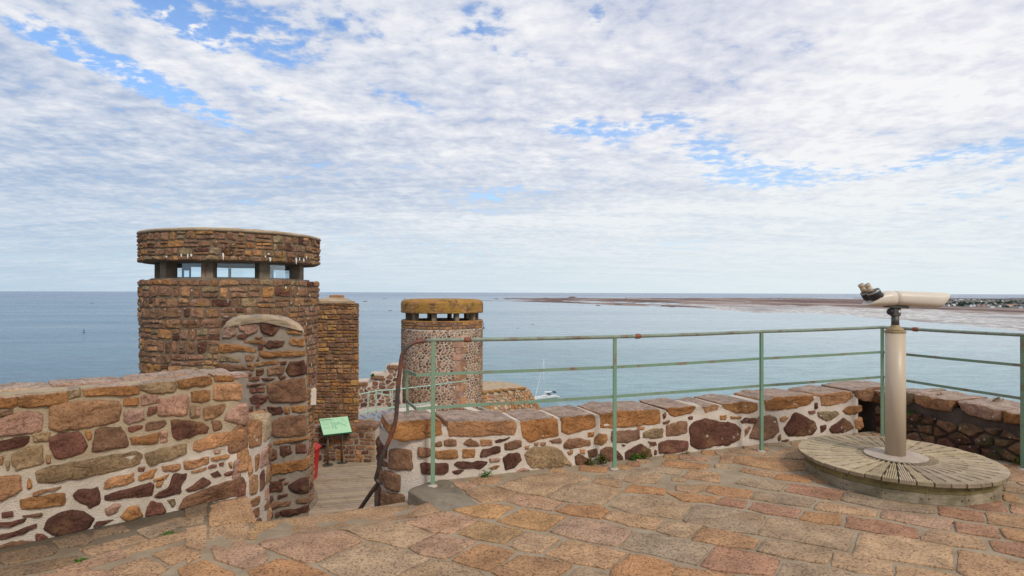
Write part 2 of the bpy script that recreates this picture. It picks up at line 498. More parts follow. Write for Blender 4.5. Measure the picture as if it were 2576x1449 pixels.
M['handrail'] = rust_paint('rusty_handrail', (.055,.05,.042), .55, (.33,.085,.03), g=3.2)
M['coupling'] = rust_paint('rusty_coupling', (.22,.08,.05), .9)
M['railfar'] = simple_mat('pale_green_paint', (.33,.47,.38), .6)
M['cream'] = simple_mat('cream_enamel', (.50,.40,.285), .42, 0, .07, g=4, streak=(3,3,.5), bmp=.05)
M['creambody'] = simple_mat('cream_body', (.62,.535,.43), .38, 0, .05, g=5)
M['creamdirty'] = rust_paint('stained_cream', (.42,.30,.15), .5, (.20,.11,.04), g=16)
M['black'] = simple_mat('black_casting', (.022,.018,.022), .4)
M['rim'] = simple_mat('grey_rim', (.30,.29,.27), .4, .3)
M['darkmetal'] = simple_mat('dark_metal', (.09,.085,.07), .5, .3)
M['plate'] = mortar_mat('speckled_plate', (.47,.38,.30), (.58,.48,.39), g=8, stain=.3, dark=(.25,.17,.1))
M['lens'] = simple_mat('lens', (.02,.02,.03), .08)
M['chrome'] = simple_mat('bolt', (.6,.58,.55), .35, .5)
M['wood_top'] = wood_mat('grey_deck_wood', (.35,.275,.185), (.54,.44,.315), (1,1,1), 30)
M['wood_side'] = wood_mat('mossy_side_wood', (.27,.21,.14), (.46,.385,.29), (1,1,6), 9, .55)
M['wood_deck'] = wood_mat('boardwalk_wood', (.27,.20,.135), (.42,.33,.24), (.5,6,6), 5)
M['bronze'] = simple_mat('bronze_post', (.20,.125,.07), .4, .4)
M['green'] = simple_mat('green_frame', (.02,.17,.09), .45)
M['mint'] = simple_mat('mint_panel', (.42,.68,.42), .45, 0, .03)
M['ink'] = simple_mat('ink', (.03,.06,.06), .7)
M['inkgrey'] = simple_mat('grey_ink', (.25,.47,.31), .7)
M['red'] = simple_mat('red_paint', (.42,.008,.010), .42, 0, .1)
M['paper'] = simple_mat('pale_notice', (.55,.42,.24), .7)
M['white'] = simple_mat('white_gelcoat', (.80,.79,.76), .3, 0, .03)
M['navy'] = simple_mat('navy_canvas', (.025,.04,.09), .8)
M['sail'] = simple_mat('white_sailcloth', (.78,.78,.77), .8, 0, .04)
M['wire'] = simple_mat('rigging', (.62,.64,.64), .4, .3)
M['buoyg'] = simple_mat('buoy_green', (.01,.16,.13), .5)
M['bark'] = simple_mat('tree_bark', (.07,.05,.035), .9)
M['roofmetal'] = simple_mat('lead_roof', (.30,.32,.40), .45, .2, .2, g=3, bmp=.1)
M['shadowgap'] = simple_mat('shadow_strip', (.03,.03,.04), .8)
def leaf_mat(name, a, b_):
    m, nt, b = mat(name)
    lk(nt, mixc(nt, rng(nt, nz(nt, 25, 3), .35, .65), a, b_), b.inputs['Base Color']); b.inputs['Roughness'].default_value = .7
    b.inputs['Specular IOR Level'].default_value = .05; return m
M['leaf'] = leaf_mat('weed_leaf', (.03,.10,.012), (.10,.20,.03))
M['leaf_dry'] = leaf_mat('dry_leaf', (.20,.13,.05), (.32,.20,.09))
M['leaf_olive'] = leaf_mat('olive_leaf', (.05,.07,.015), (.15,.13,.04))
M['wood_far'] = leaf_mat('far_foliage', (.035,.065,.05), (.07,.10,.07))
def glass():
    m, nt, b = mat('window_glass'); nt.nodes.remove(b)
    t = N(nt, 'ShaderNodeBsdfTransparent'); t.inputs[0].default_value = (.95, .99, 1, 1)
    g = N(nt, 'ShaderNodeBsdfGlossy'); g.inputs['Roughness'].default_value = .03; g.inputs[0].default_value = (.9, .95, 1, 1)
    mx = N(nt, 'ShaderNodeMixShader'); fr = N(nt, 'ShaderNodeLayerWeight'); fr.inputs[0].default_value = .25
    lk(nt, mth(nt, 'ADD', fr.outputs['Fresnel'], .04), mx.inputs[0]); lk(nt, t.outputs[0], mx.inputs[1]); lk(nt, g.outputs[0], mx.inputs[2])
    lk(nt, mx.outputs[0], nt.nodes['Material Output'].inputs[0]); return m
M['glass'] = glass()
# ================================================================== camera, light, sky
cam = bpy.data.cameras.new('camera'); cam.sensor_width = 36; cam.lens = 36*F/2576; cam.clip_start = .05; cam.clip_end = 200000
co = bpy.data.objects.new('camera', cam); COL.objects.link(co)
mw = Matrix((RT, UP, -FW)).transposed().to_4x4(); mw.translation = CAM; co.matrix_world = mw
scene.camera = co

SUN_EL, SUN_AZ = RAD(42), RAD(150)       # azimuth clockwise from +Y: behind the viewer's right shoulder
sd = bpy.data.lights.new('sun', 'SUN'); sd.energy = 2.0; sd.angle = RAD(12); sd.color = (1, .93, .83)
so = bpy.data.objects.new('sun', sd); COL.objects.link(so)
tosun = Vector((sin(SUN_AZ)*cos(SUN_EL), cos(SUN_AZ)*cos(SUN_EL), sin(SUN_EL)))
so.rotation_euler = tosun.to_track_quat('Z', 'Y').to_euler(); so.location = tosun*60

def build_world():
    w = bpy.data.worlds.new('World'); scene.world = w; w.use_nodes = True; nt = w.node_tree
    bg = nt.nodes['Background']; out = nt.nodes['World Output']
    sky = N(nt, 'ShaderNodeTexSky'); sky.sky_type = 'NISHITA'; sky.sun_disc = False
    sky.sun_elevation = SUN_EL; sky.sun_rotation = SUN_AZ; sky.air_density = 1.1; sky.dust_density = .6; sky.ozone_density = 1.5
    lk(nt, mixc(nt, 1., sky.outputs[0], (1.0, 1.25, 1.55), 'MULTIPLY'), bg.inputs[0]); bg.inputs[1].default_value = .12
    tc = N(nt, 'ShaderNodeTexCoord'); sx = N(nt, 'ShaderNodeSeparateXYZ'); lk(nt, tc.outputs['Generated'], sx.inputs[0])
    X, Y, Z = sx.outputs
    Zc = mth(nt, 'MAXIMUM', Z, 0.)
    k = mth(nt, 'ADD', Zc, .10)
    cb = N(nt, 'ShaderNodeCombineXYZ'); lk(nt, mth(nt, 'DIVIDE', X, k), cb.inputs[0]); lk(nt, mth(nt, 'DIVIDE', Y, k), cb.inputs[1])
    uv = cb.outputs[0]
    ae = N(nt, 'ShaderNodeCombineXYZ'); az = mth(nt, 'ARCTAN2', X, Y); el = mth(nt, 'ARCSINE', Z)
    lk(nt, az, ae.inputs[0]); lk(nt, el, ae.inputs[1])
    aev = ae.outputs[0]
    def azel(x, y):
        d = ray(x, y).normalized(); return atan2(d.x, d.y), math.asin(d.z)
    def blobs(L):
        tot = None
        for (x, y, rx, ry, tilt, s) in L:
            a0, e0 = azel(x, y); a1, _ = azel(x+rx, y); _, e1 = azel(x, y-ry)
            mp = N(nt, 'ShaderNodeMapping', vector_type='TEXTURE'); mp.inputs['Location'].default_value = (a0, e0, 0)
            mp.inputs['Rotation'].default_value = (0, 0, -RAD(tilt)); mp.inputs['Scale'].default_value = (abs(a1-a0), abs(e1-e0), 1)
            lk(nt, aev, mp.inputs['Vector'])
            g = N(nt, 'ShaderNodeTexGradient', gradient_type='SPHERICAL'); lk(nt, mp.outputs[0], g.inputs[0])
            t = mth(nt, 'MULTIPLY', mth(nt, 'POWER', g.outputs['Fac'], .7), s)
            tot = t if tot is None else mth(nt, 'ADD', tot, t)
        return tot
    blue = blobs([(330,185,350,50,20,1.45), (120,110,150,26,20,1.0), (560,70,300,100,4,1.1), (440,35,150,50,25,1.1), (900,60,340,80,0,.45), (1215,60,110,60,0,.72),
                  (1500,45,26,40,0,1.0), (1480,325,150,42,8,.95), (1660,310,130,36,-4,.85), (1800,400,150,80,25,.85), (1990,440,220,50,5,.85),
                  (2380,395,330,24,-9,.70), (2440,480,260,26,-9,.62), (1330,150,140,26,12,.55), (1000,245,170,24,18,.50), (700,240,110,14,10,.6), (1310,480,260,20,-6,.32), (2560,390,200,50,0,.3)])
    white = blobs([(1130,60,360,120,0,.8), (620,170,420,60,22,.7), (1250,560,500,60,-2,.35), (1480,250,320,60,0,.55), (2060,200,300,90,-20,.55),
                   (300,480,520,26,8,.4), (1900,520,600,60,-4,.5), (2400,150,300,110,-15,.35), (1000,320,420,60,10,.45), (420,400,300,30,8,.4)])
    grey = blobs([(1750,130,380,130,-15,.55), (500,330,620,100,10,.55), (700,480,900,90,0,.65), (1200,430,420,60,5,.35), (100,350,420,160,5,.45), (1560,480,400,45,-3,.3),
                  (2450,40,300,60,0,.35), (150,560,500,80,0,.4), (2450,330,260,50,-8,.25)])
    w1 = nz(nt, 1.0, 7, .56, scl(nt, 1.0, 1.4, 1, uv), .35)
    w2 = nz(nt, 4.6, 7, .60, uv, .4)
    w3 = nz(nt, 14.0, 5, .58, uv, .2)
    sc = N(nt, 'ShaderNodeMapping'); sc.inputs['Scale'].default_value = (.55, 2.6, 1); sc.inputs['Rotation'].default_value = (0, 0, RAD(-14)); lk(nt, uv, sc.inputs[0])
    st = nz(nt, 1.1, 8, .58, sc.outputs[0], .8)
    fine = mth(nt, 'ADD', mth(nt, 'MULTIPLY', w2, .55), mth(nt, 'MULTIPLY', w3, .45))
    d = mth(nt, 'ADD', mth(nt, 'MULTIPLY', w1, .7), mth(nt, 'MULTIPLY', fine, 1.5))       # about 1.1
    d = mth(nt, 'SUBTRACT', d, mth(nt, 'MULTIPLY', blue, .43))
    d = mth(nt, 'ADD', d, mth(nt, 'MULTIPLY', mth(nt, 'SUBTRACT', w3, .5), mth(nt, 'MULTIPLY', blue, 1.2)))
    d = mth(nt, 'ADD', d, mth(nt, 'MULTIPLY', white, .12))
    cover = rng(nt, d, .64, 1.02, rng(nt, az, -.3, .4, .08, .30), 1., True)
    thick = rng(nt, d, .86, 1.30, 0, 1)
    # shading: white crests, lavender-grey undersides
    s = mth(nt, 'ADD', mth(nt, 'MULTIPLY', st, .95), mth(nt, 'MULTIPLY', fine, 1.75))        # about 1.1
    s = mth(nt, 'ADD', s, mth(nt, 'MULTIPLY', white, .22)); s = mth(nt, 'SUBTRACT', s, mth(nt, 'MULTIPLY', grey, .30))
    s = mth(nt, 'ADD', s, rng(nt, az, -.7, .5, -.08, .08)); s = mth(nt, 'ADD', s, mth(nt, 'MULTIPLY', mth(nt, 'SUBTRACT', w1, .5), .7))
    s = mth(nt, 'ADD', s, rng(nt, Zc, .02, .34, .13, 0))
    lit = rng(nt, s, .98, 1.66, 0, 1)
    gcol = mixc(nt, rng(nt, az, -.6, .3), (.35, .46, .67), (.52, .565, .72))
    cc = mixc(nt, lit, gcol, (.93, .93, .95))
    hz = mixc(nt, rng(nt, az, -.7, .45), (.50, .64, .76), (.74, .84, .87))
    low = mth(nt, 'POWER', rng(nt, Zc, .0, .30, 1, 0), 1.7)
    low = mth(nt, 'MULTIPLY', low, rng(nt, st, .3, .7, 1.0, .82))
    cc = mixc(nt, low, cc, hz)
    cover = mth(nt, 'MAXIMUM', cover, mth(nt, 'MULTIPLY', low, 1.25))
    cover = rng(nt, cover, 0, 1, 0, 1)
    # below the horizon: plain
    bg2 = N(nt, 'ShaderNodeBackground'); lk(nt, cc, bg2.inputs[0]); bg2.inputs[1].default_value = 1.0
    mx = N(nt, 'ShaderNodeMixShader'); lk(nt, cover, mx.inputs[0]); lk(nt, bg.outputs[0], mx.inputs[1]); lk(nt, bg2.outputs[0], mx.inputs[2])
    lk(nt, mx.outputs[0], out.inputs[0])
    w.cycles.sampling_method = 'MANUAL'; w.cycles.sample_map_resolution = 1024
build_world()
scene.view_settings.view_transform = 'Standard'; scene.view_settings.look = 'None'
scene.view_settings.exposure = 0; scene.view_settings.gamma = 1; scene.view_settings.use_curve_mapping = False
scene.cycles.max_bounces = 6; scene.cycles.diffuse_bounces = 3; scene.cycles.transparent_max_bounces = 12
scene.cycles.caustics_reflective = False; scene.cycles.caustics_refractive = False

# ================================================================== sea
def sea():
    m, nt, b = mat('sea_water')
    tc = N(nt, 'ShaderNodeTexCoord'); o = tc.outputs['Object']
    sx = N(nt, 'ShaderNodeSeparateXYZ'); lk(nt, o, sx.inputs[0])
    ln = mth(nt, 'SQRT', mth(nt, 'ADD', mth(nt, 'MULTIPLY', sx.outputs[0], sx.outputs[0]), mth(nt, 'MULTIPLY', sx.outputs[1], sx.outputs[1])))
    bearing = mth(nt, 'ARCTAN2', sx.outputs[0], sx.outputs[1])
    shoal_sheen = rng(nt, bearing, -.75, .62, 0, 1, True)  # paler to the right: shallow water plus sky sheen put into the base colour
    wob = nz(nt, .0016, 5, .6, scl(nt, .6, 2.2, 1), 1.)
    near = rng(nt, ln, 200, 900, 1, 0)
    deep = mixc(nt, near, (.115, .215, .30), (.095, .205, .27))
    shoal_sheen_col = mixc(nt, near, (.47, .56, .59), (.25, .42, .45))
    c = mixc(nt, rng(nt, mth(nt, 'ADD', shoal_sheen, mth(nt, 'MULTIPLY', mth(nt, 'SUBTRACT', wob, .5), .8)), 0, 1), deep, shoal_sheen_col)
    c = mixc(nt, rng(nt, ln, 2500, 9000, 0, 1), c, (.10, .17, .27))
    lane = nz(nt, .006, 6, .62, scl(nt, .35, 1.6, 1), .8); chop = nz(nt, .10, 4, .65, scl(nt, .5, 1.5, 1))
    c = mixc(nt, 1., c, mixc(nt, rng(nt, lane, .34, .66), (.84, .86, .88), (1.14, 1.12, 1.10)), 'MULTIPLY')
    c = mixc(nt, rng(nt, ln, 150, 2500, 1, .2), c, mixc(nt, 1., c, mixc(nt, rng(nt, chop, .36, .64), (.80, .83, .85), (1.16, 1.14, 1.12)), 'MULTIPLY'))
    lk(nt, c, b.inputs['Base Color']); lk(nt, rng(nt, lane, .35, .65, .14, .32), b.inputs['Roughness']); b.inputs['IOR'].default_value = 1.33
    b.inputs['Specular IOR Level'].default_value = .5
    w1 = nz(nt, .55, 5, .62, scl(nt, 1, 1.5, 1)); w2 = nz(nt, .06, 4, .6, scl(nt, .6, 1.6, 1))
    h = mth(nt, 'ADD', w1, mth(nt, 'MULTIPLY', w2, 3))
    bump(nt, b, h, 1., 1.7)
    mb = MB(); Rr = [0, 60, 150, 400, 1000, 3000, 9000, 25000, 70000]; n = 96; rings = []
    for r in Rr[1:]: rings.append([mb.vert((r*cos(2*pi*k/n), r*sin(2*pi*k/n), SEA)) for k in range(n)])
    c0 = mb.vert((0, 0, SEA))
    for k in range(n): mb.face(c0, rings[0][k], rings[0][(k+1) % n])
    for A, B in zip(rings, rings[1:]):
        for k in range(n): mb.face(A[k], B[k], B[(k+1) % n], A[(k+1) % n])
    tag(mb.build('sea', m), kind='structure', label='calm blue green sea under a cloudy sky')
sea()

# ---- drying reef and sand flats: a real low relief whose hollows lie under the sea
def interp(x, T):
    if x <= T[0][0]: return T[0][1]
    for (a, b), (c, d) in zip(T, T[1:]):
        if x <= c: return b+(d-b)*(x-a)/(c-a)
    return T[-1][1]
def sm(a, b, x):
    t = max(0, min(1, (x-a)/(b-a))) if a != b else 0
    return t*t*(3-2*t)
near_edge = [(1180,756.5),(1300,758),(1450,763),(1560,769),(1700,773),(1800,780),(1880,787),(1960,787.5),(2008,787.5),(2091,791),(2226,803),(2381,816),(2576,834),(2900,868),(3400,930)]
far_edge = [(1180,751.5),(1300,749.5),(1500,748),(1800,749),(2200,749),(2576,749),(3400,752)]
def reef():
    mb = MB(); mb.smooth = True; nu, nv = 420, 150; g = []
    for j in range(nv+1):
        row = []
        for i in range(nu+1):
            px = 1180+(3400-1180)*i/nu
            e0, e1 = interp(px, near_edge), interp(px, far_edge); t = j/nv
            # even steps in picture rows are uneven steps in distance, so the relief is resolved where it is seen
            P = at_z(px, e0+(e1-e0)*t, SEA)
            sand = sm(1620, 1900, px + 200*hn(px*.01, t*6)) * (1 - sm(.40, .58, t + .10*hn(px*.02, t*9, 3)))
            base = -.55 + 1.9*min(1, t*7)*min(1, (1-t)*5)*sm(1180, 1500, px) + 1.1*sm(.40, .55, t)*(1-sm(.86, .97, t))*sm(1250, 1450, px)
            a = noise.fractal(Vector((P.x*.0016, P.y*.0005, 0)), 1, 2.2, 7)
            b_ = noise.fractal(Vector((P.x*.013, P.y*.0045, 5)), .9, 2.1, 4)
            h = base*.56 + a*2.5 + b_*.75
            if sand > 0:
                rp = noise.fractal(Vector((P.x*.045, P.y*.022, 2)), .7, 2.2, 4)
                h = h*(1-sand) + sand*(.05 + .55*rp + .25*min(1, t*9) - (.5 if t < .01 else 0))
            if j == 0 or j == nv or i == 0: h = -1.2
            row.append(mb.vert((P.x, P.y, SEA + h), (sand, max(0, min(1, .5+.5*a)), t, 1)))
        g.append(row)
    for j in range(nv):
        for i in range(nu): mb.face(g[j][i], g[j][i+1], g[j+1][i+1], g[j+1][i])
    m, nt, b = mat('tidal_flat')
    at = N(nt, 'ShaderNodeAttribute', attribute_name='Col'); sp = N(nt, 'ShaderNodeSeparateColor'); lk(nt, at.outputs['Color'], sp.inputs[0])
    n1 = nz(nt, .006, 6, .65, scl(nt, 1, .35, 1)); n2 = nz(nt, .04, 4, .6, scl(nt, 1, .4, 1))
    rock = mixc(nt, rng(nt, n1, .42, .60), (.075, .042, .042), (.20, .125, .105))
    rock = mixc(nt, rng(nt, n2, .52, .70, 0, .8), rock, (.36, .27, .22))
    rock = mixc(nt, rng(nt, nz(nt, .003, 5, .6, scl(nt, 1, .3, 1)), .48, .62, 0, .8), rock, (.42, .34, .29))
    sand = mixc(nt, rng(nt, nz(nt, .11, 4, .7, scl(nt, 1, .3, 1)), .44, .58), (.26, .22, .19), (.72, .69, .65))
    sand = mixc(nt, rng(nt, n1, .5, .62, 0, .8), sand, (.20, .155, .14))
    rip = rng(nt, nz(nt, .02, 4, .6, scl(nt, .5, .25, 1)), .52, .62, 0, .5)
    sand = mixc(nt, mth(nt, 'MULTIPLY', rip, rng(nt, sp.outputs[2], .12, .3)), sand, (.10, .065, .06))
    c = mixc(nt, rng(nt, sp.outputs[0], .2, .8), rock, sand); b.inputs['Specular IOR Level'].default_value = .15
    lk(nt, c, b.inputs['Base Color']); lk(nt, rng(nt, sp.outputs[0], .2, .8, .85, .40), b.inputs['Roughness'])
    tag(mb.build('tidal_flats', m), kind='structure', label='brown reef and sand flats uncovered at low tide')
reef()

# ---- far coast: low land with houses and trees
def land_h(px, t):
    e = 12*sm(0, .5, t) + 5*hn(px*.006, t*3)
    e += 12*math.exp(-((px-2546)/14)**2 - ((t-.85)/.10)**2)
    e += 10*sm(2480, 2800, px)*t
    return max(.5, e)*sm(0, .06, t) + .5
def coast():
    mb = MB(); mb.smooth = True; nu, nv = 160, 40; g = []
    for j in range(nv+1):
        row = []
        for i in range(nu+1):
            px = 2140+(3500-2140)*i/nu; t = j/nv
            y0 = interp(px, [(2140,765),(2250,769),(2370,773),(2576,777),(3500,790)])
            d0 = 55*F/(y0-738.5); d = d0 + (5200-d0)*t**1.4
            dr = ray(px, 738); dr = Vector((dr.x, dr.y, 0)); P = dr*d
            h = land_h(px, t)*sm(2150, 2330, px)
            if i == 0 or j == nv: h = -2
            row.append(mb.vert((P.x, P.y, SEA+.6+h)))
        g.append(row)
    for j in range(nv):
        for i in range(nu): mb.face(g[j][i], g[j][i+1], g[j+1][i+1], g[j+1][i])
    m, nt, b = mat('coast_ground')
    n1 = nz(nt, .007, 6, .65, scl(nt, 1, .6, 1))
    c = mixc(nt, rng(nt, n1, .4, .6), (.055, .07, .06), (.15, .125, .115))
    lk(nt, c, b.inputs['Base Color']); b.inputs['Roughness'].default_value = .9
    tag(mb.build('coast_terrain', m), kind='structure', label='low green coast beyond the sand flats')
coast()
def coast_pt(px, py):
    """point on the coast terrain seen at this bearing and row"""
    y0 = interp(px, [(2140,765),(2250,769),(2370,773),(2576,777),(3500,790)]); d0 = 55*F/(y0-738.5)
    best = None
    for k in range(1, 200):
        t = k/200; d = d0+(5200-d0)*t**1.4; dr = ray(px, 738); P = Vector((dr.x, dr.y, 0))*d
        P.z = SEA+.6+land_h(px, t)*sm(2150, 2330, px)
        y = 738.6 + (1.6-P.z)*F/P.y
        if best is None or abs(y-py) < best[0]: best = (abs(y-py), P)
    return best[1]

HM = dict(w=simple_mat('house_white', (.78,.76,.74), .8), c=simple_mat('house_cream', (.60,.50,.40), .8), p=simple_mat('house_pink', (.52,.36,.32), .8), g=simple_mat('house_grey', (.42,.42,.43), .8))
RM = dict(s=simple_mat('slate_roof', (.16,.16,.19), .8), r=simple_mat('tile_roof', (.33,.17,.13), .8))
HW = dict(w='white', c='cream', p='pink', g='grey'); HR = dict(s='slate', r='red tiled')
def house(px, py, wpx, wc, rc, row, idx, gable):
    P = coast_pt(px, py); w = max(7, wpx*P.y/F); dpt = 9; h = 5.5; rh = 3.6
    nm = ['first','second','third','fourth','fifth','sixth','seventh','eighth','ninth','tenth','eleventh','twelfth','thirteenth','fourteenth'][idx]
    t = thing('house', f'tiny {HW[wc]} house with {HR[rc]} roof, {nm} from the left {row}', 'house', (P.x, P.y, P.z), 'houses along the far coast')
    a = atan2(P.x, P.y) * .6 + random.uniform(-.3, .3)
    ex = Vector((cos(-a), sin(-a), 0)); ey = Vector((-ex.y, ex.x, 0))
    mb = MB(); z0 = P.z - 2
    mb.box(P + Vector((0, 0, h/2-1)), ex*w/2, ey*dpt/2, Vector((0, 0, h/2+1))); 
    if gable:
        q = [P-ex*w/2-ey*dpt/2+Vector((0,0,h)), P+ex*w/2-ey*dpt/2+Vector((0,0,h)), P-ey*dpt/2+Vector((0,0,h+rh))]
        for s_ in (0, 1): mb.poly([v+ey*dpt*s_ for v in (q if not s_ else q[::-1])])
    mb.build('wall', HM[wc], t)
    r = MB(); o = .35
    ax, bx, L, W_ = (ex, ey, w, dpt) if not gable else (ey, ex, dpt, w)
    A = [P+ax*(s1*(L/2+o))+bx*(s2*(W_/2+o))+Vector((0,0,h+.05)) for s1 in (-1,1) for s2 in (-1,1)]
    B = [P+ax*(s1*(L/2+o))+Vector((0,0,h+rh+.3)) for s1 in (-1,1)]
    r.poly([A[0],A[2],B[1],B[0]]); r.poly([A[1],B[0],B[1],A[3]]); 
    if not gable: r.poly([A[0],B[0],A[1]]); r.poly([A[2],A[3],B[1]])
    r.build('roof', RM[rc], t)
front = [(2358,770.5,9,'w','s',0),(2372,769.5,8,'g','s',0),(2387,770.5,5,'w','s',1),(2398.5,769.5,8,'w','r',1),(2442.5,771.5,6,'w','s',1),(2450,771,4,'w','s',1),(2460,770.5,4,'p','r',1),
         (2475,771.5,6,'p','r',0),(2487,770.5,11,'c','s',0),(2496,774,8,'w','s',0),(2514.5,772.5,4,'w','s',1),(2538,770.5,10,'c','r',0),(2550,769.5,9,'p','r',0),(2568,775.5,7,'w','s',0)]
mid = [(2467.5,759.5,4,'w','s',1),(2476,760.5,5,'w','s',0),(2483,761.5,9,'c','s',0),(2490,759,3,'w','s',0),(2503,765,3,'c','s',1),(2521,759,4,'w','s',1),(2434,764,6,'g','s',0),(2406,765,4,'g','s',0)]
back = [(2381,754.8,5,'w','s',0),(2396,755.4,8,'p','s',0),(2404,756.5,5,'w','s',0),(2417,755,10,'w','s',0),(2437,754.4,6,'g','r',0),(2448,754.6,9,'w','s',0),(2462,754.2,5,'c','s',0),(2410,759,5,'g','s',0)]
for i, q in enumerate(front): house(*q[:5], 'of the waterfront row', i, q[5])
for i, q in enumerate(mid): house(*q[:5], 'of the middle row', i, q[5])
for i, q in enumerate(back): house(*q[:5], 'of the skyline row', i, q[5])

def leafball(mb, c, r, rnd, n=34, flat=.75, s=.34):
    for _ in range(n):
        d = Vector((rnd.gauss(0, 1), rnd.gauss(0, 1), rnd.gauss(0, 1))).normalized(); d.z = d.z*flat
        p = Vector(c) + d*r*rnd.uniform(.55, 1.05); a = Vector((rnd.gauss(0, 1), rnd.gauss(0, 1), rnd.gauss(0, .6))).normalized()
        b = a.cross(d).normalized() if a.cross(d).length > .1 else Vector((0, 0, 1)); q = r*s*rnd.uniform(.6, 1.3)
        mb.poly([p-a*q, p-b*q*.7, p+a*q, p+b*q*.7])
def woods():
    rnd = random.Random(5); mb = MB()
    for k in range(300):
        if k < 120: px, py = rnd.uniform(2385, 2700), rnd.gauss(762.5, 1.6)
        elif k < 200: px, py = rnd.uniform(2500, 2700), rnd.uniform(757, 772)
        elif k < 260: px, py = rnd.uniform(2300, 2450), rnd.gauss(765.5, 2.2)
        else: px, py = rnd.uniform(2340, 2700), rnd.gauss(755, 1.2)
        P = coast_pt(px, py); leafball(mb, P+Vector((0, 0, 3)), rnd.uniform(3.5, 6.5), rnd, 20, .6, .5)
    for (px, py) in ((2415,770),(2420,770.5),(2410,770),(2530,772),(2525,772.5),(2535,773),(2470,766),(2455,765),(2435,767)):
        P = coast_pt(px, py); leafball(mb, P+Vector((0, 0, 3)), 6, rnd, 26, .6, .45)
    tag(mb.build('woodland', M['wood_far']), 'dark green tree belts between the coast houses', 'woodland', kind='stuff')
woods()
def far_tree(px, py, h, label):
    P = coast_pt(px, py); t = thing('tree', label, 'tree', tuple(P)); rnd = random.Random(int(px))
    a = MB(); a.tube([P, P+Vector((.3, 0, h*.6))], .6, 6, rs=[.7, .35]); a.build('trunk', M['bark'], t)
    c = MB(); leafball(c, P+Vector((0, 0, h*.8)), h*.36, rnd, 60, .6); c.build('crown', M['wood_far'], t)
far_tree(2386.5, 755.5, 19, 'lone dark flat-topped tree rising above the skyline houses')
# ================================================================== terrace
from mathutils.geometry import delaunay_2d_cdt
def dz(x, y):
    """the threshold slabs tilt down towards the stair opening"""
    s = -((x+1.6)*(-.443) + (y-4.2)*.896)          # metres in front of the opening's edge
    return -.10*(1-sm(0, .5, s))*sm(-2.05, -1.6, x)*(1-sm(-.80, -.60, x))
def at_floor(x, y):
    z = 0
    for _ in range(8):
        P = at_z(x, y, z); z = dz(P.x, P.y)
    return P
edge_px = [(634,1318),(690,1308),(734,1302),(820,1291),(903,1280),(970,1271),(1017,1263),(1034,1262)]
EDGE = [tuple(at_floor(*p)[:2]) for p in edge_px]
FLOOR = [(-9,-4),(8.75,-4),(4.24,6.90),(-.55,5.06),(-.80,4.98),(-.82,4.72)] + EDGE[::-1] + [(-1.80,4.12),(-2.05,4.60),(-2.16,4.60),(-3.18,3.70),(-9,-1.45)]
def terrace():
    pts = list(FLOOR); n = len(pts)
    y = -3.9
    while y < 7:
        x = -9
        st = .25 if y > 2.5 else .6
        while x < 9:
            if inside((x, y), FLOOR): pts.append((x + .01, y))
            x += st
        y += st
    r = delaunay_2d_cdt([Vector(p) for p in pts], [], [list(range(n))], 1, 1e-5)
    mb = MB(); mb.smooth = True
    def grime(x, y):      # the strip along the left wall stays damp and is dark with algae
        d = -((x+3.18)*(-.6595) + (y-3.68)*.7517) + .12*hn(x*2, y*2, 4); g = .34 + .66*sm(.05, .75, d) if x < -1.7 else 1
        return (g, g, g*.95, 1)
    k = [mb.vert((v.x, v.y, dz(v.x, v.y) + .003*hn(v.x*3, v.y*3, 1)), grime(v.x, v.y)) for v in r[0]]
    for f in r[2]: mb.face(*[k[i] for i in f])
    mb.smooth = False
    a = [mb.vert((x, y, dz(x, y))) for x, y in FLOOR]; b = [mb.vert((x, y, -14)) for x, y in FLOOR]
    for i in range(n): mb.face(b[i], b[(i+1) % n], a[(i+1) % n], a[i])
    o = tag(mb.build('terrace_ground', M['joint']), kind='structure', label='sandy mortar joints and base of the castle terrace')
terrace()

PX = []   # paving outlines in floor metres
def px_poly(pts, sx, x0, sy, y0): return [tuple(at_floor(x0+sx*a, y0+sy*b)[:2]) for a, b in pts]
def add_pavers(txt, sx, x0, sy, y0):
    for c, pts in parse(txt):
        P = px_poly(pts, sx, x0, sy, y0); ce = centroid(P)[:2]
        if any(inside(ce, Q) or inside(centroid(Q)[:2], P) for _, Q in PX): continue
        PX.append((c, P))
add_pavers('''
T 870,310 1150,275 1600,217 1890,172 1960,205 2040,250 1880,290 1650,325 1300,370 930,420
Y 570,345 850,315 905,410 860,430 620,480 500,478 500,420
T 190,395 490,350 495,420 450,490 230,510 180,470
P 205,545 450,500 640,580 650,640 600,680 450,720 240,640
P 620,480 900,430 1170,410 1430,490 1060,660 960,675 780,610 600,540
K 1210,400 1490,335 1740,350 1960,430 1990,445 1760,550 1450,485
P 1760,345 1900,300 2070,262 2350,325 2140,435 1980,425
K 1070,690 1430,505 1750,575 1940,640 1700,773 1300,800 1180,750
O 500,740 740,640 960,690 1150,770 1100,830 560,830
T 0,570 110,620 0,680
O -60,720 130,655 380,755 370,820 0,820
T 190,215 470,135 515,220 550,340 180,380
M -10,225 165,190 160,290 0,330
T 0,400 140,370 165,400 150,520 130,570 0,540
''', .3125, 469.6, .3125, 1207.5)
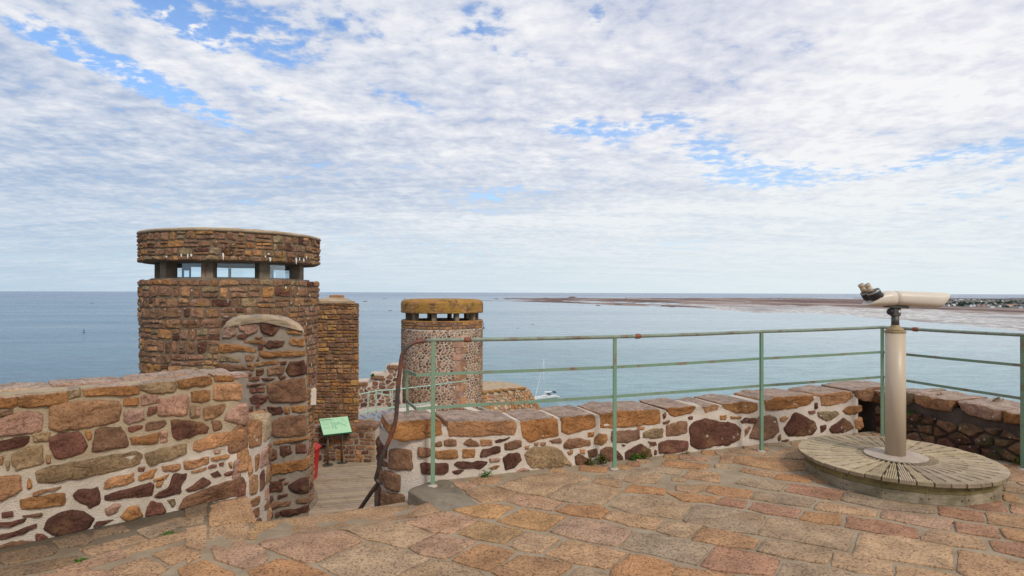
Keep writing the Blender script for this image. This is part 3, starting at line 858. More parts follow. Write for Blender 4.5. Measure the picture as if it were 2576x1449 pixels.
add_pavers('''
T 690,97 830,55 1060,95 960,160 800,170
P 590,22 770,22 770,45 690,88 630,60
P 1000,160 1070,108 1250,130 1405,175 1320,230 1110,200
Y 590,228 850,182 1050,202 900,293 780,280
O 1365,235 1450,190 1680,200 1740,230 1690,293 1480,265
T 1715,290 1780,238 2160,302 2080,375 1900,345
Y 930,308 1110,222 1430,280 1270,380 1090,355
Y 635,400 790,315 1105,375 970,478 740,440
T 1000,490 1130,393 1380,440 1240,548 1060,523
P 1315,388 1470,288 1700,318 1925,385 1800,497 1500,445
T 1285,560 1440,458 1640,492 1880,548 1730,665 1480,620
G 1835,508 1950,395 2250,432 2495,500 2400,635 2200,588 1960,538
K 2105,383 2190,312 2435,345 2340,430 2230,422
O 1775,670 1910,562 2100,592 2235,642 2180,800 1760,790
P 265,510 470,408 755,460 560,588 500,590 350,556
O 578,600 800,478 1055,535 860,678 700,640
O 885,690 1090,562 1300,592 1480,640 1370,720 1300,820 1080,800
G 225,690 420,602 560,617 800,690 850,800 100,830
K 1425,750 1530,662 1745,702 1740,830 1360,830
''', .33854, 939.2, .33854, 1207.5)
add_pavers('''
T 310,767 540,742 500,788 390,798
K 495,810 720,742 1010,705 1170,760 1000,800 835,880 660,856
K 865,885 1020,808 1160,792 1385,832 1375,860 1260,940 960,918
O 1405,850 1460,798 1715,832 1690,872 1450,853
K 1215,742 1380,722 1420,695 1640,702 1600,720 1390,762
T 1405,772 1445,735 1670,727 1650,790 1470,785
K 1430,718 1500,688 1700,667 1820,690 1790,730 1650,712
O 1675,665 1720,622 2015,657 1990,688 1830,680
T 1845,740 1885,693 2090,722 2090,788 1990,768 1830,748
K 1305,950 1405,882 1650,882 1895,940 1800,1048 1450,998
T 1190,780 1215,760 1390,780 1380,822 1190,785
''', .3519, 1073.3, .3519, 939.1)
add_pavers('''
T -120,45 110,42 80,88 0,108 -130,85
O 100,90 140,48 465,87 430,148 200,123
O -200,100 -30,115 195,137 160,183 -80,165
R 715,90 770,33 1165,92 1130,153 1080,158
R 175,190 230,138 415,167 390,223
G 455,153 500,98 935,152 900,213 750,198
G 1155,165 1190,103 1500,172 1875,207 1875,268 1450,228
R 435,230 480,178 835,237 790,298 560,268
G -75,315 20,198 300,237 552,287 480,428 240,398 -20,352
T 945,235 990,172 1425,242 1410,288 1200,268
O 835,310 870,253 1145,277 1140,358 980,338
G 505,430 600,298 900,337 1235,407 1190,556 900,498
R 1190,370 1210,288 1500,332 1735,387 1745,457 1560,443
P 1472,300 1492,243 1750,282 1995,312 1997,397 1850,378
R 1918,278 1922,208 2245,257 2260,333 2100,313
R 2060,198 2400,172 2445,253 2270,238
P 2475,190 2700,235 2700,288 2490,263
T 2293,262 2700,302 2700,398 2303,343
R 2048,337 2360,377 2385,457 2060,408
O 2403,382 2700,422 2700,518 2433,458
S 1253,578 1303,418 1600,452 2005,532 2025,707 1700,658
T 1790,450 1840,393 2200,452 2245,492 2275,548 2000,518 1800,478
R 2313,482 2700,512 2700,638 2353,558
O -5,450 72,383 280,403 505,472 460,548 250,518 0,473
G 505,560 560,473 850,512 1075,562 1040,657 700,608
R 63,670 180,528 400,562 675,627 610,748 200,718
T 1080,670 1113,568 1350,602 1545,652 1555,757 1250,718
G 655,770 720,653 950,672 1225,732 1200,830 640,830
T 1585,760 1603,678 1900,712 2035,752 2035,830 1585,830
T 2062,720 2073,553 2400,612 2700,682 2700,850 2200,790
O -124,681 0,700 320,755 500,800 480,840 -200,820
K 2413,32 2700,85 2700,128 2433,90
T 2405,112 2520,122 2560,188 2433,165
''', .32292, 1744.2, .32292, 1207.5)
add_pavers('''
O 95,640 130,592 620,642 640,698 400,700
T 300,600 560,517 640,572 620,622
T 0,600 100,597 85,648 0,642
T 155,705 175,682 400,717 390,752
K 115,790 160,748 475,790 430,845 330,833
O 390,758 430,717 640,742 650,788
G 640,830 470,800 480,840 640,880
''', .3518, 1811, .3518, 939.1)
add_pavers('''
M 20,900 560,792 675,870 640,908 80,1038 0,1000
M 650,742 1000,662 1125,722 1035,788 720,828
M 1165,620 1480,562 1560,622 1100,715
M 1550,558 1760,472 2400,372 2470,395 2100,478 1640,588
T 965,850 1640,682 1765,740 1120,912
M -200,1120 900,935 955,960 935,1010 480,1118 -200,1230
G 1645,620 2050,492 2440,412 2455,510 2150,588 1800,718
T 1490,858 1960,692 2470,595 2480,620 2000,788 1550,898
P 1145,945 1430,855 1500,900 1550,928 1100,1055 750,1118 700,1092
T 2210,768 2470,688 2480,845 2430,865
T 1830,910 2160,805 2415,888 2060,1035
T 1340,1090 1660,972 1760,962 2030,1070 1800,1230 1450,1200
T 1960,1250 2420,988 2560,1022 2560,1250
P 480,1150 1050,1090 1300,1100 1400,1200 1300,1260 300,1260
''', .20833, 0, .20833, 1207.5)
def fill_pavers(seed=11, hr=(.26, .44), wr=(.35, .8)):
    """courses of slabs wherever the photo's own slabs are not laid (outside the frame and behind the viewer)"""
    rnd = random.Random(seed); a = RAD(-14); ca, sa = cos(a), sin(a); v = -8
    # plain grid acceleration: bounding boxes
    BB = [(min(p[0] for p in P), min(p[1] for p in P), max(p[0] for p in P), max(p[1] for p in P), P) for _, P in PX]
    while v < 9:
        h = rnd.uniform(*hr); u = -12 + rnd.uniform(0, .4)
        while u < 12:
            w = rnd.uniform(*wr); g = .012
            q = [(u+g, v+g), (u+w-g, v+g+rnd.uniform(-.01, .01)), (u+w-g, v+h-g), (u+g, v+h-g)]
            P = [(x*ca - y*sa, x*sa + y*ca) for x, y in q]; u += w
            if not all(inside(p, FLOOR) for p in P): continue
            x0, y0 = min(p[0] for p in P), min(p[1] for p in P); x1, y1 = max(p[0] for p in P), max(p[1] for p in P)
            test = [((P[i][0]*(1-t)+P[(i+1) % 4][0]*t), (P[i][1]*(1-t)+P[(i+1) % 4][1]*t)) for i in range(4) for t in (0, .25, .5, .75)] + [centroid(P)[:2]]
            bad = False
            for bx0, by0, bx1, by1, Q in BB:
                if bx1 < x0 or bx0 > x1 or by1 < y0 or by0 > y1: continue
                if any(inside(t_, Q) for t_ in test) or any(inside(t_, P) for t_ in Q): bad = True; break
            if not bad: PX.append((rnd.choice('TTOKPGYR'), P))
        v += h
KERB = [tuple(at_z(a*.33854+939.2, b*.33854+1207.5, .012)[:2]) for a, b in ((268,76),(300,48),(420,12),(560,-8),(610,40),(690,110),(800,185),(660,205),(510,226),(440,185),(375,142))]
KERB[2] = (-.62, 5.03)
PX.append((None, KERB))
fill_pavers()
fill_pavers(12, (.13, .22), (.20, .38))
fill_pavers(14, (.10, .14), (.12, .22))
def paving():
    mb = MB(); rnd = random.Random(3)
    S = lambda u, v, d=0: Vector((u, v, dz(u, v) + d + .006))
    fade = dict(O=(.46,.24,.11), T=(.46,.29,.165), P=(.45,.28,.185), K=(.44,.32,.205), Y=(.47,.275,.12), G=(.36,.27,.18), R=(.38,.195,.125), S=(.52,.355,.21), M=(.17,.125,.08))
    for c, P in PX:
        if c is None: continue
        sc = rnd.uniform(-.003, .004); fc = tuple(a*.75+b*.25 for a, b in zip(fade[c], (.45,.28,.165)))
        stone(mb, P, S, prot=.003+sc*.5, col=shade(fc, rnd, .07), seg=.045, jit=.011, rough=.0022, edge=.004, sink=.012, cut=.035, grow=.006)
    tag(mb.build('paving', M['paver']), kind='structure', label='worn granite flagstones of the castle terrace')
paving()
def kerb():
    mb = MB(); Q = KERB
    S = lambda u, v, d=0: Vector((u, v, d))
    stone(mb, Q, S, prot=.006, col=(1, 1, 1, 1), seg=.05, jit=.012, rough=.006, edge=.010, thick=.20, cut=.05)
    tag(mb.build('kerb_slab', M['kerb']), kind='structure', label='grey mossy kerb slab beside the stair opening')
kerb()

# ================================================================== right parapet (faces the viewer)
WA = Plane((-.72, 4.985, 0), (.9337, .3582, 0))
Z5 = lambda p: (1073.3+.3519*p[0], 939.1+.3519*p[1])
Z6 = lambda p: (1811+.3518*p[0], 939.1+.3518*p[1])
copeA5 = '''
O -268,365 -200,342 60,320 108,345 112,440 60,452 -150,488 -240,470 -275,420
T 145,345 300,334 635,333 645,360 640,440 480,440 280,455 148,450
O 665,340 900,310 930,330 948,400 945,455 850,465 720,495 680,460
O 948,315 1190,284 1210,310 1205,385 1140,405 1000,438 965,420
O 1235,290 1330,267 1660,254 1672,290 1668,362 1240,398
O 1690,247 1920,224 1928,245 1890,290 1760,312 1730,290
T 1968,237 2060,217 2088,228 2078,262 1990,283
'''
copeA6 = '''
O 14,217 150,197 262,205 272,265 200,290 100,282 20,255
O 316,190 400,167 600,152 670,155 678,190 640,225 450,262 322,265
T 716,150 860,127 940,128 948,170 900,210 722,240
B 962,122 1100,97 1200,88 1330,95 1340,150 1200,195 1145,200 1020,200 960,160
'''
lowA5 = '''
B 55,495 95,485 110,520 60,530
B 128,480 205,475 208,520 130,515
B 265,500 310,470 365,495 378,525 300,520
T 385,478 465,475 465,510 390,515
D 495,478 590,460 550,485 500,498
B 560,502 600,485 670,480 675,535 560,555
O 60,555 215,545 222,610 120,615 60,595
O 255,545 345,545 345,600 258,598
D 380,595 400,545 520,525 525,560 420,595
B -60,530 15,540 20,590 -60,600
D -40,640 150,645 150,700 120,720 -30,720
D 205,655 230,630 430,628 430,650 370,680 240,680
D 185,705 220,692 262,695 250,720 200,722
P 455,612 520,612 520,632 458,630
D 545,605 590,574 665,572 678,620 630,668 565,690
O 460,672 520,664 500,688
P 640,705 690,672 735,690
T 700,522 735,516 725,540 705,540
T 770,497 800,493 795,515 772,512
T 820,495 850,492 845,508 822,508
B 868,482 945,462 955,490 900,498
G 702,570 760,532 900,524 960,552 1040,650 900,678 750,683 720,640
B 985,507 1010,472 1080,460 1165,477 1172,510 1080,533 990,533
O 1150,422 1195,420 1195,450 1155,456
O 1197,465 1230,432 1280,432 1290,470 1260,505 1200,498
T 1005,557 1040,550 1040,575 1010,580
T 1100,549 1130,546 1128,570 1102,568
D 1147,547 1213,542 1213,590 1160,598
D 1057,592 1090,572 1158,612 1150,648 1070,653
D 1242,552 1280,530 1350,537 1405,610 1380,630 1250,618
W 1322,415 1440,404 1518,412 1526,465 1440,490 1322,488
T 1512,386 1550,383 1548,398 1515,400
G 1550,430 1600,397 1688,392 1688,455 1620,463 1550,458
R 1690,292 1705,287 1705,320 1690,325
R 1690,350 1728,341 1725,355 1692,361
D 1397,515 1425,512 1405,525
D 1422,560 1530,500 1598,542 1610,598 1500,620 1427,613
D 1582,491 1640,494 1643,518 1600,520
W 1714,375 1790,347 1858,347 1860,425 1780,443 1714,448
R 1662,500 1720,477 1863,482 1866,553 1740,573 1660,568
D 1630,550 1640,552 1640,575 1632,575
R 1870,312 1900,309 1895,328 1872,328
D 1878,380 1930,337 2000,322 2096,347 2200,354 2244,400 2233,468 2150,513 2060,518 1950,543 1887,520
'''
lowA6 = '''
O 2,297 43,300 40,328 2,328
O 80,311 148,311 145,324 82,324
D 147,345 180,323 258,321 254,354 160,360
B 176,400 200,382 218,386 200,428 179,448
W 207,463 270,312 360,297 408,320 423,418 380,463 300,476
T 427,316 460,304 488,316 470,344 430,344
D 450,400 540,277 600,302 678,350 690,398 660,438 500,453
R 632,269 673,266 670,288 636,287
G 702,275 838,271 843,290 798,333 760,340 706,310
D 717,376 758,371 754,400 722,428
D 782,395 880,317 928,350 958,393 900,418 800,423
O 872,265 920,237 1005,231 1010,268 960,293 900,293
T 967,330 1008,312 1020,378 1000,398 967,383
D 677,216 694,212 690,248 679,248
B 412,455 434,437 429,464 416,478
D 442,480 488,471 478,489
'''
def uvs(S, txt, tr): return [(c, [S.uv(*tr(p)) for p in pts]) for c, pts in parse(txt)]
WAEND = Path([(-.70, 4.992), (-.84, 4.975), (-.98, 5.01), (-1.10, 5.10), (-1.175, 5.26), (-1.19, 5.5), (-1.19, 5.9), (-1.19, 8.4)], -1)
def parapet_right():
    rnd = random.Random(21); e, n = WA.e, WA.n
    t = thing('parapet_wall', 'low stone parapet with thick white mortar running behind the green railing posts', 'wall', (-.72, 4.985, 0))
    m = MB()
    sheet(m, WA, .0, 5.02, -.12, .42, .03, .03, .006)
    bk = lambda u, w: (WA(u, 0, -w).x, WA(u, 0, -w).y)
    prism(m, [bk(-.02, .012), bk(5.02, .012), bk(5.02, .43), bk(-.02, .43)], -14, .42)
    for (u0, u1) in ((.0, 5.02),):                                    # mortar bedding between the coping stones, a little lower than they are
        prism(m, [bk(u0, .004), bk(u1, .004), bk(u1, .42), bk(u0, .42)], .40, .445)
    prism(m, [bk(5.02, .34), bk(5.9, .34), bk(5.9, .43), bk(5.02, .43)], -1, .34)
    sheet(m, WAEND, 0, 4.2, -3.0, .40, .05, .06, .004, top=lambda u: .40 if u < 1.0 else -.8)
    prism(m, [(-.70, 5.42), (-.70, 5.0)] + [tuple(WAEND(.06*i, 0, -.014)[:2]) for i in range(1, 24)] + [(-.8, 6.3)], -3.0, .41)
    prism(m, [(-1.18, 6.1), (-.8, 6.1), (-.8, 8.4), (-1.18, 8.4)], -3.0, -.8)
    m.build('mortar', M['mortar_white'], t)
    s = MB()
    for c, P in uvs(WA, lowA5, Z5) + uvs(WA, lowA6, Z6):
        stone(s, P, WA, prot=.014, col=shade(PAL[c], rnd), seg=.025, jit=.010, rough=.008, edge=.012)
    pol = courses(.03, 1.25, -2.9, .30, (.15, .26), (.15, .34), .022, rnd, .12)
    scatter(s, [P for P in pol if not (centroid(P)[0] < .16 and centroid(P)[1] > -.02)], WAEND, 'DDBRBP', rnd, prot=.022, seg=.035, jit=.012, rough=.009)
    s.build('rubble_masonry', M['granite_r'], t)
    c_ = MB()
    for i, (c, P) in enumerate(uvs(WA, copeA5, Z5) + uvs(WA, copeA6, Z6)):
        stone(c_, P, WA, prot=.012, col=shade(PAL[c], rnd, .1), seg=.03, jit=.010, rough=.009, edge=.012, thick=.45 if i else .40, grow=-.001, cut=.07)
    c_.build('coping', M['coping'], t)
    b = MB()      # outer and far side: plain coursed stones
    BK = Plane(WA(5.0, 0, -.432), -e, -n)
    scatter(b, courses(0, 5.0, -1.6, .38, (.14, .24), (.2, .45), .04, rnd), BK, 'DBRBO', rnd, prot=.014, seg=.08, low=True)
    b.build('outer_masonry', M['granite_r'], t)
parapet_right()

WB = Plane((4.22, 6.87, 0), (.38, -.925, 0))
def parapet_return():
    rnd = random.Random(22)
    t = thing('parapet_wall', 'dark lichen-spotted stone parapet behind the round wooden platform', 'wall', (4.22, 6.87, 0))
    bk = lambda u, w: (WB(u, 0, -w).x, WB(u, 0, -w).y)
    m = MB(); sheet(m, WB, -.05, 3.6, -.1, .42, .05, .05, .006)
    prism(m, [bk(-.1, .014), bk(9.5, .014), bk(9.5, .5), bk(-.1, .5)], -14, .43)
    prism(m, [bk(-.55, .03), bk(-.1, .03), bk(-.1, .5), bk(-.55, .5)], -14, .33)
    m.build('mortar', M['mortar_dark'], t)
    s = MB()
    scatter(s, voronoi(.0, 3.6, -.03, .31, .19, .115, .028, rnd), WB, 'DBBRWD', rnd, prot=.034, seg=.03, jit=.010, rough=.012)
    scatter(s, voronoi(3.6, 9.4, -.03, .31, .26, .14, .03, rnd), WB, 'DDBRWD', rnd, prot=.018, seg=.06, low=True)
    s.build('rubble_masonry', M['granite_dark'], t)
    c_ = MB()
    tr = lambda p: (2213.8+.16663*p[0], 939.1+.16663*p[1])
    L = uvs(WB, '''
T 545,312 700,322 950,382 1150,402 1085,500 1050,568 880,558 700,510 560,440
P 1165,432 1400,452 1855,552 1840,640 1838,708 1600,680 1400,640 1250,560
O 1895,562 2140,602 2400,665 2400,850 2140,765 1895,742
G 400,272 480,282 535,302 530,420 390,478
''', tr)
    umax = max(p[0] for _, P in L for p in P)
    u = umax + .03
    while u < 9.2:
        w = rnd.uniform(.35, .65); L.append((rnd.choice('TOPB'), [(u, .33+rnd.uniform(-.03, .03)), (u+w, .33), (u+w, .49), (u+w/2, .50), (u, .485)])); u += w+.03
    L.append(('B', [(-.12, .34), (min(p[0] for _, P in L for p in P)-.02, .33), (min(p[0] for _, P in L for p in P)-.02, .48), (-.12, .47)]))
    for c, P in L:
        stone(c_, P, WB, prot=.035, col=shade(PAL[c], rnd, .1), seg=.035, jit=.012, rough=.012, edge=.016, thick=.50)
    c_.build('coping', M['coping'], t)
parapet_return()

# ================================================================== left wall
WL = Plane((-3.18, 3.68, 0), (.7517, .6595, 0))
Z1 = lambda p: (.37504*p[0], 905.6+.37504*p[1])
topL = '''
O -160,262 100,234 105,285 70,318 -160,330
O 118,232 440,205 450,285 330,310 125,320
G 455,202 530,187 545,235 465,262
O 560,187 925,160 930,225 860,240 575,242
G 945,158 1170,125 1188,180 1165,220 1010,225 945,195
O 1190,124 1410,97 1422,165 1200,195
O 1434,98 1560,94 1558,135 1445,140
P 1566,92 1658,90 1658,112 1575,120
'''
lowL = '''
B -60,350 70,337 75,355 0,380 -60,390
P -40,440 60,362 200,342 285,367 278,470 240,490 0,508 -40,508
T 345,292 790,270 808,300 795,418 400,478 332,453 332,340
O 830,262 918,256 920,303 835,308
P 947,240 1053,235 1058,290 955,303
P 835,360 870,337 958,332 963,400 860,430 830,405
R 992,320 1048,313 1043,350 1000,368
P 1072,260 1250,232 1263,280 1248,373 1062,373 1062,320
O 1285,215 1403,201 1406,270 1340,285 1287,283
T 1442,160 1618,157 1618,265 1580,270 1432,268
G 1272,310 1308,309 1308,378 1273,383
P 1314,313 1343,319 1338,373 1316,378
T 1367,320 1518,294 1498,350 1430,388 1367,398
P 1522,360 1590,302 1662,294 1664,400 1640,438 1512,406
R 865,450 943,441 946,463 885,486 864,475
B 987,420 1108,400 1116,425 1060,463 980,470
D 1150,400 1360,417 1398,450 1388,488 1320,498 1190,536 1157,510
B 1422,413 1480,404 1488,463 1432,473
G 224,490 333,482 328,543 222,553
D -60,555 120,522 188,513 178,545 150,578 -60,620
R 342,520 400,499 528,487 593,570 558,623 390,663 332,590
O 572,474 610,470 608,515 592,533 574,500
B 642,465 800,444 843,480 860,578 622,618
O 882,520 1053,492 1050,558 882,573
P 1072,483 1123,474 1123,545 1074,553
T 1310,545 1430,497 1628,464 1630,540 1330,610 1300,590
G 87,640 140,602 293,574 288,690 110,738 90,700
T -40,655 20,655 17,698 -40,705
G 37,690 66,684 70,733 42,738
T 316,650 340,647 340,690 319,693
G 247,755 300,717 900,610 943,630 938,700 700,763 420,808 267,828
G 977,630 1100,587 1243,564 1248,630 1020,703 987,690
T -60,785 130,774 146,870 100,898 -60,965
O 187,820 200,800 211,840 204,863 187,860
R 932,717 973,712 970,735 932,737
T 1087,715 1208,693 1210,735 1095,748
T 1237,680 1393,654 1393,698 1240,738
O 1417,655 1533,633 1528,655 1420,680
D 1542,590 1588,590 1570,603 1542,603
P 1442,605 1483,601 1468,625 1442,626
T 1587,620 1602,597 1660,592 1664,640 1655,735 1592,753
R 1402,712 1448,703 1448,720 1404,728
R 1472,695 1503,691 1498,710 1475,710
T 1537,690 1556,689 1553,720 1538,718
T 1287,745 1378,726 1368,745 1290,758
D 1412,770 1458,756 1473,775 1430,795
R 1507,765 1553,747 1563,770 1520,780
T 707,815 770,784 893,761 898,810 850,833 702,860
O 937,770 1046,732 1023,790 930,808
O 1047,795 1133,769 1113,794 1047,803
O 1052,815 1093,806 1083,843 1054,850
D 1160,767 1248,771 1243,805 1213,830 1213,888 1070,926 1042,905 1130,850
R 1287,840 1360,790 1413,825 1350,863 1260,878 1250,862
B 1200,998 1240,922 1450,837 1618,784 1638,810 1638,913 1560,915 1380,960
T 247,878 398,853 398,870 320,883 252,895
O 132,940 240,917 418,900 440,935 418,968 150,1003
D 497,905 530,872 648,862 673,900 663,958 605,993 550,958 507,935
D 712,905 1000,822 1023,842 1013,908 840,928 708,940
P 707,1000 770,967 808,969 788,1020 715,1050
O 812,1050 850,992 928,980 953,1050 850,1080
R 987,1010 1010,944 1073,962 1108,1010 1080,1033 977,1043
G 1122,945 1168,932 1173,963 1150,983
R 27,1022 83,1011 83,1044 27,1050
B 167,1045 268,1026 268,1040 200,1053 167,1055
D -60,1105 80,1077 163,1067 148,1090 80,1113 -60,1125
D -60,1180 100,1152 223,1107 228,1125 120,1178 -60,1215
R 242,1166 288,1170 312,1195 247,1220
D 302,1130 322,1067 420,1017 490,1002 588,1032 628,1070 598,1120 540,1148 380,1183
D 632,1118 660,1087 763,1072 690,1108
B -60,1270 60,1227 203,1214 218,1235 100,1290 -60,1330
'''
def wall_left():
    rnd = random.Random(31); e, n = WL.e, WL.n
    t = thing('stone_wall', 'chest-high stone wall in beige and white mortar at the left of the terrace', 'wall', (-3.18, 3.68, 0))
    bk = lambda u, w: (WL(u, 0, -w).x, WL(u, 0, -w).y)
    m = MB(); sheet(m, WL, -1.2, 1.405, -.1, .93, .03, .03, .006)
    prism(m, [bk(-7.5, .014), bk(1.40, .014), bk(1.40, .43), bk(-7.5, .43)], -14, .935)
    prism(m, [bk(-7.5, .0), bk(1.41, .0), bk(1.41, .44), bk(-7.5, .44)], .925, .948)
    m.build('mortar', M['mortar_left'], t)
    s = MB(); L = uvs(WL, lowL, Z1)
    for c, P in L: stone(s, P, WL, prot=.016, col=shade(PAL[c], rnd), seg=.022, jit=.009, rough=.008, edge=.012)
    umin = min(min(p[0] for p in P) for _, P in L)
    scatter(s, voronoi(-7, umin-.02, 0, .82, .24, .13, .03, rnd), WL, 'TOPBDR', rnd, prot=.016, seg=.05, low=True)
    EP = Plane(WL(1.412, 0, 0), -n, e)
    scatter(s, courses(.03, .40, .40, .84, (.10, .16), (.15, .3), .03, rnd), EP, 'OTB', rnd, prot=.012, seg=.04)
    s.build('rubble_masonry', M['granite'], t)
    c_ = MB(); L2 = uvs(WL, topL, Z1)
    for c, P in L2:
        stone(c_, [(u, v if v < .90 else v-.004) for u, v in P], WL, prot=.016, col=shade(PAL[c], rnd, .1), seg=.03, jit=.008, rough=.008, edge=.016, thick=.14)
    u = min(min(p[0] for p in P) for _, P in L2)-.02
    while u > -7:
        w = rnd.uniform(.25, .5); stone(c_, [(u-w, .85), (u, .85), (u, .97), (u-w, .97)], WL, prot=.016, col=shade(PAL[rnd.choice('OTG')], rnd), seg=.05, jit=.01, thick=.14); u -= w+.02
    # slabs along the back of the wall top
    TP = lambda u, v, d=0: Vector(WL(u, .945+d, -v))
    u = -7
    while u < 1.36:
        w = min(rnd.uniform(.28, .6), 1.40-u)
        if w < .12: break
        f0 = .155+rnd.uniform(0, .03)
        q = [(u, f0), (u+w-.02, f0), (u+w-.02, .44), (u, .44)]
        stone(c_, q[::-1], TP, prot=.02, col=shade(PAL[rnd.choice('TPPK')], rnd), seg=.06, jit=.012, rough=.010, edge=.02); u += w
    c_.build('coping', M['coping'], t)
wall_left()
CK = Path([(-2.19, 4.545), (-2.12, 4.60), (-2.07, 4.68), (-2.045, 4.80), (-2.045, 4.95), (-2.07, 5.08), (-2.15, 5.18), (-2.28, 5.22)])
def cheek():
    rnd = random.Random(33)
    t = thing('stone_wall', 'rounded stone cheek wall with white mortar flanking the stair opening, under the left wall', 'wall', (-2.1, 4.9, 0))
    m = MB(); L = CK.L[-1]
    top = lambda u: .47 - .05*(u/L)**2
    sheet(m, CK, 0, L, -2.9, .47, .03, .05, .005, top=top)
    pl = [tuple(CK(u, 0, -.012)[:2]) for u in [L*i/18 for i in range(19)]] + [(-2.5, 5.2), (-2.5, 4.9)]
    prism(m, pl, -3, .42); m.build('mortar', M['mortar_white'], t)
    s = MB()
    scatter(s, courses(.02, L-.02, -1.2, .32, (.09, .22), (.08, .17), .024, rnd, .13), CK, 'TBPDRO', rnd, prot=.012, seg=.03, jit=.010, rough=.008)
    s.build('rubble_masonry', M['granite'], t)
    c_ = MB(); u = .02
    for w, c in ((.16, 'B'), (.20, 'T'), (.26, 'K'), (.20, 'T')):
        hh = .02+.03*rnd.random()
        stone(c_, [(u, .36), (u+w-.02, .35), (u+w-.02, .49+hh), (u+w*.5, .53+hh), (u, .50)], CK, prot=.010, col=shade(PAL[c], rnd), seg=.03, jit=.010, thick=.22); u += w
    c_.build('coping', M['granite'], t)
cheek()

# ================================================================== pillar beyond the stair
def pillar():
    rnd = random.Random(41); PZ = Plane((-2.97, 6.0, 0), (1, 0, 0))
    def S(u, v, d=0):
        P = PZ(u, v, max(d, -.02))
        if d < -.02: P = P + Vector((-.42, 1, 0))*(-d-.02)
        return P
    S.uv = PZ.uv
    t = thing('stone_pillar', 'tall stone pillar with rounded pale top in front of the round lookout tower', 'pillar', (-2.5, 6.1, DECK))
    out = [(553,1849),(552,1400),(551,1150),(551,863),(556,835),(564,820),(575,806),(600,799),(630,797),(697,799),(725,805),(750,818),(762,834),(767,851),(770,899),(773,1022),(775.5,1143),(776,1400),(776,1849)]
    m = MB(); P = [PZ.uv(*p) for p in out]; slabface(m, outline(P, .05, .018, .06), S, .62)
    m.build('mortar', M['mortar_grey'], t)
    tr = lambda p: (536.7+.37024*p[0], 778.2+.37024*p[1])
    L = uvs(PZ, '''
P 60,195 95,97 145,102 153,170 120,200
P 170,105 300,99 303,150 240,180 180,140
D 320,106 440,96 445,130 400,177 330,160
O 495,140 590,124 600,170 500,164
O 515,225 540,197 618,197 616,248 530,248
R 165,174 200,162 233,180 213,200 170,197
T 290,184 330,181 325,192 295,194
O 205,213 348,209 343,231 215,229
D 350,249 380,211 488,216 468,261 380,263
O 42,237 190,237 288,270 283,288 190,284 110,298 42,290
R 306,246 335,246 332,267 308,267
O 312,286 618,280 620,317 480,324 340,331 313,321
G 42,302 183,336 178,359 42,351
B 220,311 275,309 281,325 260,350 226,348
R 297,326 312,322 310,345 298,345
B 37,376 100,369 238,395 238,409 150,413 37,404
O 232,366 276,363 274,382 233,379
O 296,370 320,357 438,352 438,371 300,383
R 453,353 494,349 498,367 460,374
D 497,414 520,362 560,350 618,352 628,400 623,443 520,453
B 371,400 400,387 478,387 473,439 371,446
D 291,411 344,403 344,439 291,446
R 256,396 277,392 274,417 256,417
R 244,431 264,431 261,447 244,447
R 441,460 489,447 489,458 460,473
R 244,465 309,461 307,484 244,487
D 331,466 414,466 390,481 341,481
R 244,511 358,493 348,508 300,519 244,521
R 246,531 344,527 344,559 260,570 246,564
R 246,606 290,587 363,592 363,620 330,643 260,646
B 367,515 440,487 618,462 630,560 628,628 400,638 370,570
R 289,651 314,651 309,667 290,667
R 291,686 344,684 344,714 292,717
D 369,666 460,657 476,690 459,710 380,716
O 491,666 514,662 514,694 495,703
O 532,659 630,652 633,694 540,698
R 352,729 390,733 369,758 353,754
R 251,666 264,666 261,718 251,718
B 382,790 440,737 628,717 633,858 420,866 380,840
O 411,896 500,877 633,867 636,884 480,910 416,916
D 381,956 430,952 431,1009 400,1026 381,1014
D 456,931 519,927 538,979 480,1003 456,980
R 562,925 633,917 633,973 566,973
O 381,1052 500,1042 638,1012 643,1083 530,1103 381,1128
D 381,1171 464,1171 468,1234 381,1238
R 481,1176 509,1172 504,1189 485,1191
R 451,1151 489,1148 475,1161 452,1159
D 514,1195 560,1162 638,1142 643,1248 600,1256 530,1224
D 436,1262 499,1256 494,1274 441,1283
D 381,1271 409,1273 407,1297 381,1299
B 566,1291 638,1277 643,1316 571,1318
B 381,1316 519,1302 519,1334 430,1348 379,1350
D 461,1371 638,1332 646,1376 500,1400 470,1398
D 379,1376 404,1376 404,1404 379,1406
D 421,1379 447,1379 444,1404 425,1408
''', tr)
    s = MB()
    for c, P in L: stone(s, P, PZ, prot=.020, col=shade(PAL[c], rnd), seg=.035, jit=.014, rough=.012, edge=.018)
    lo = [P for P in courses(.05, .86, -2.88, -1.0, (.12, .22), (.15, .4), .05, rnd)]
    scatter(s, lo, PZ, 'DBRO', rnd, prot=.02, seg=.06, low=True)
    s.build('rubble_masonry', M['granite'], t)
    c_ = MB(); cp = [(566,824),(573,808),(600,800),(630,797.5),(697,799.5),(725,805),(750,818),(760,831),(748,828),(722,818),(690,813),(650,811),(605,810),(575,820)]
    stone(c_, [PZ.uv(*p) for p in cp], S, prot=.03, col=(1,1,1,1), seg=.05, jit=.01, rough=.008, edge=.01, thick=.60)
    c_.build('cap_slab', M['slab'], t)
pillar()
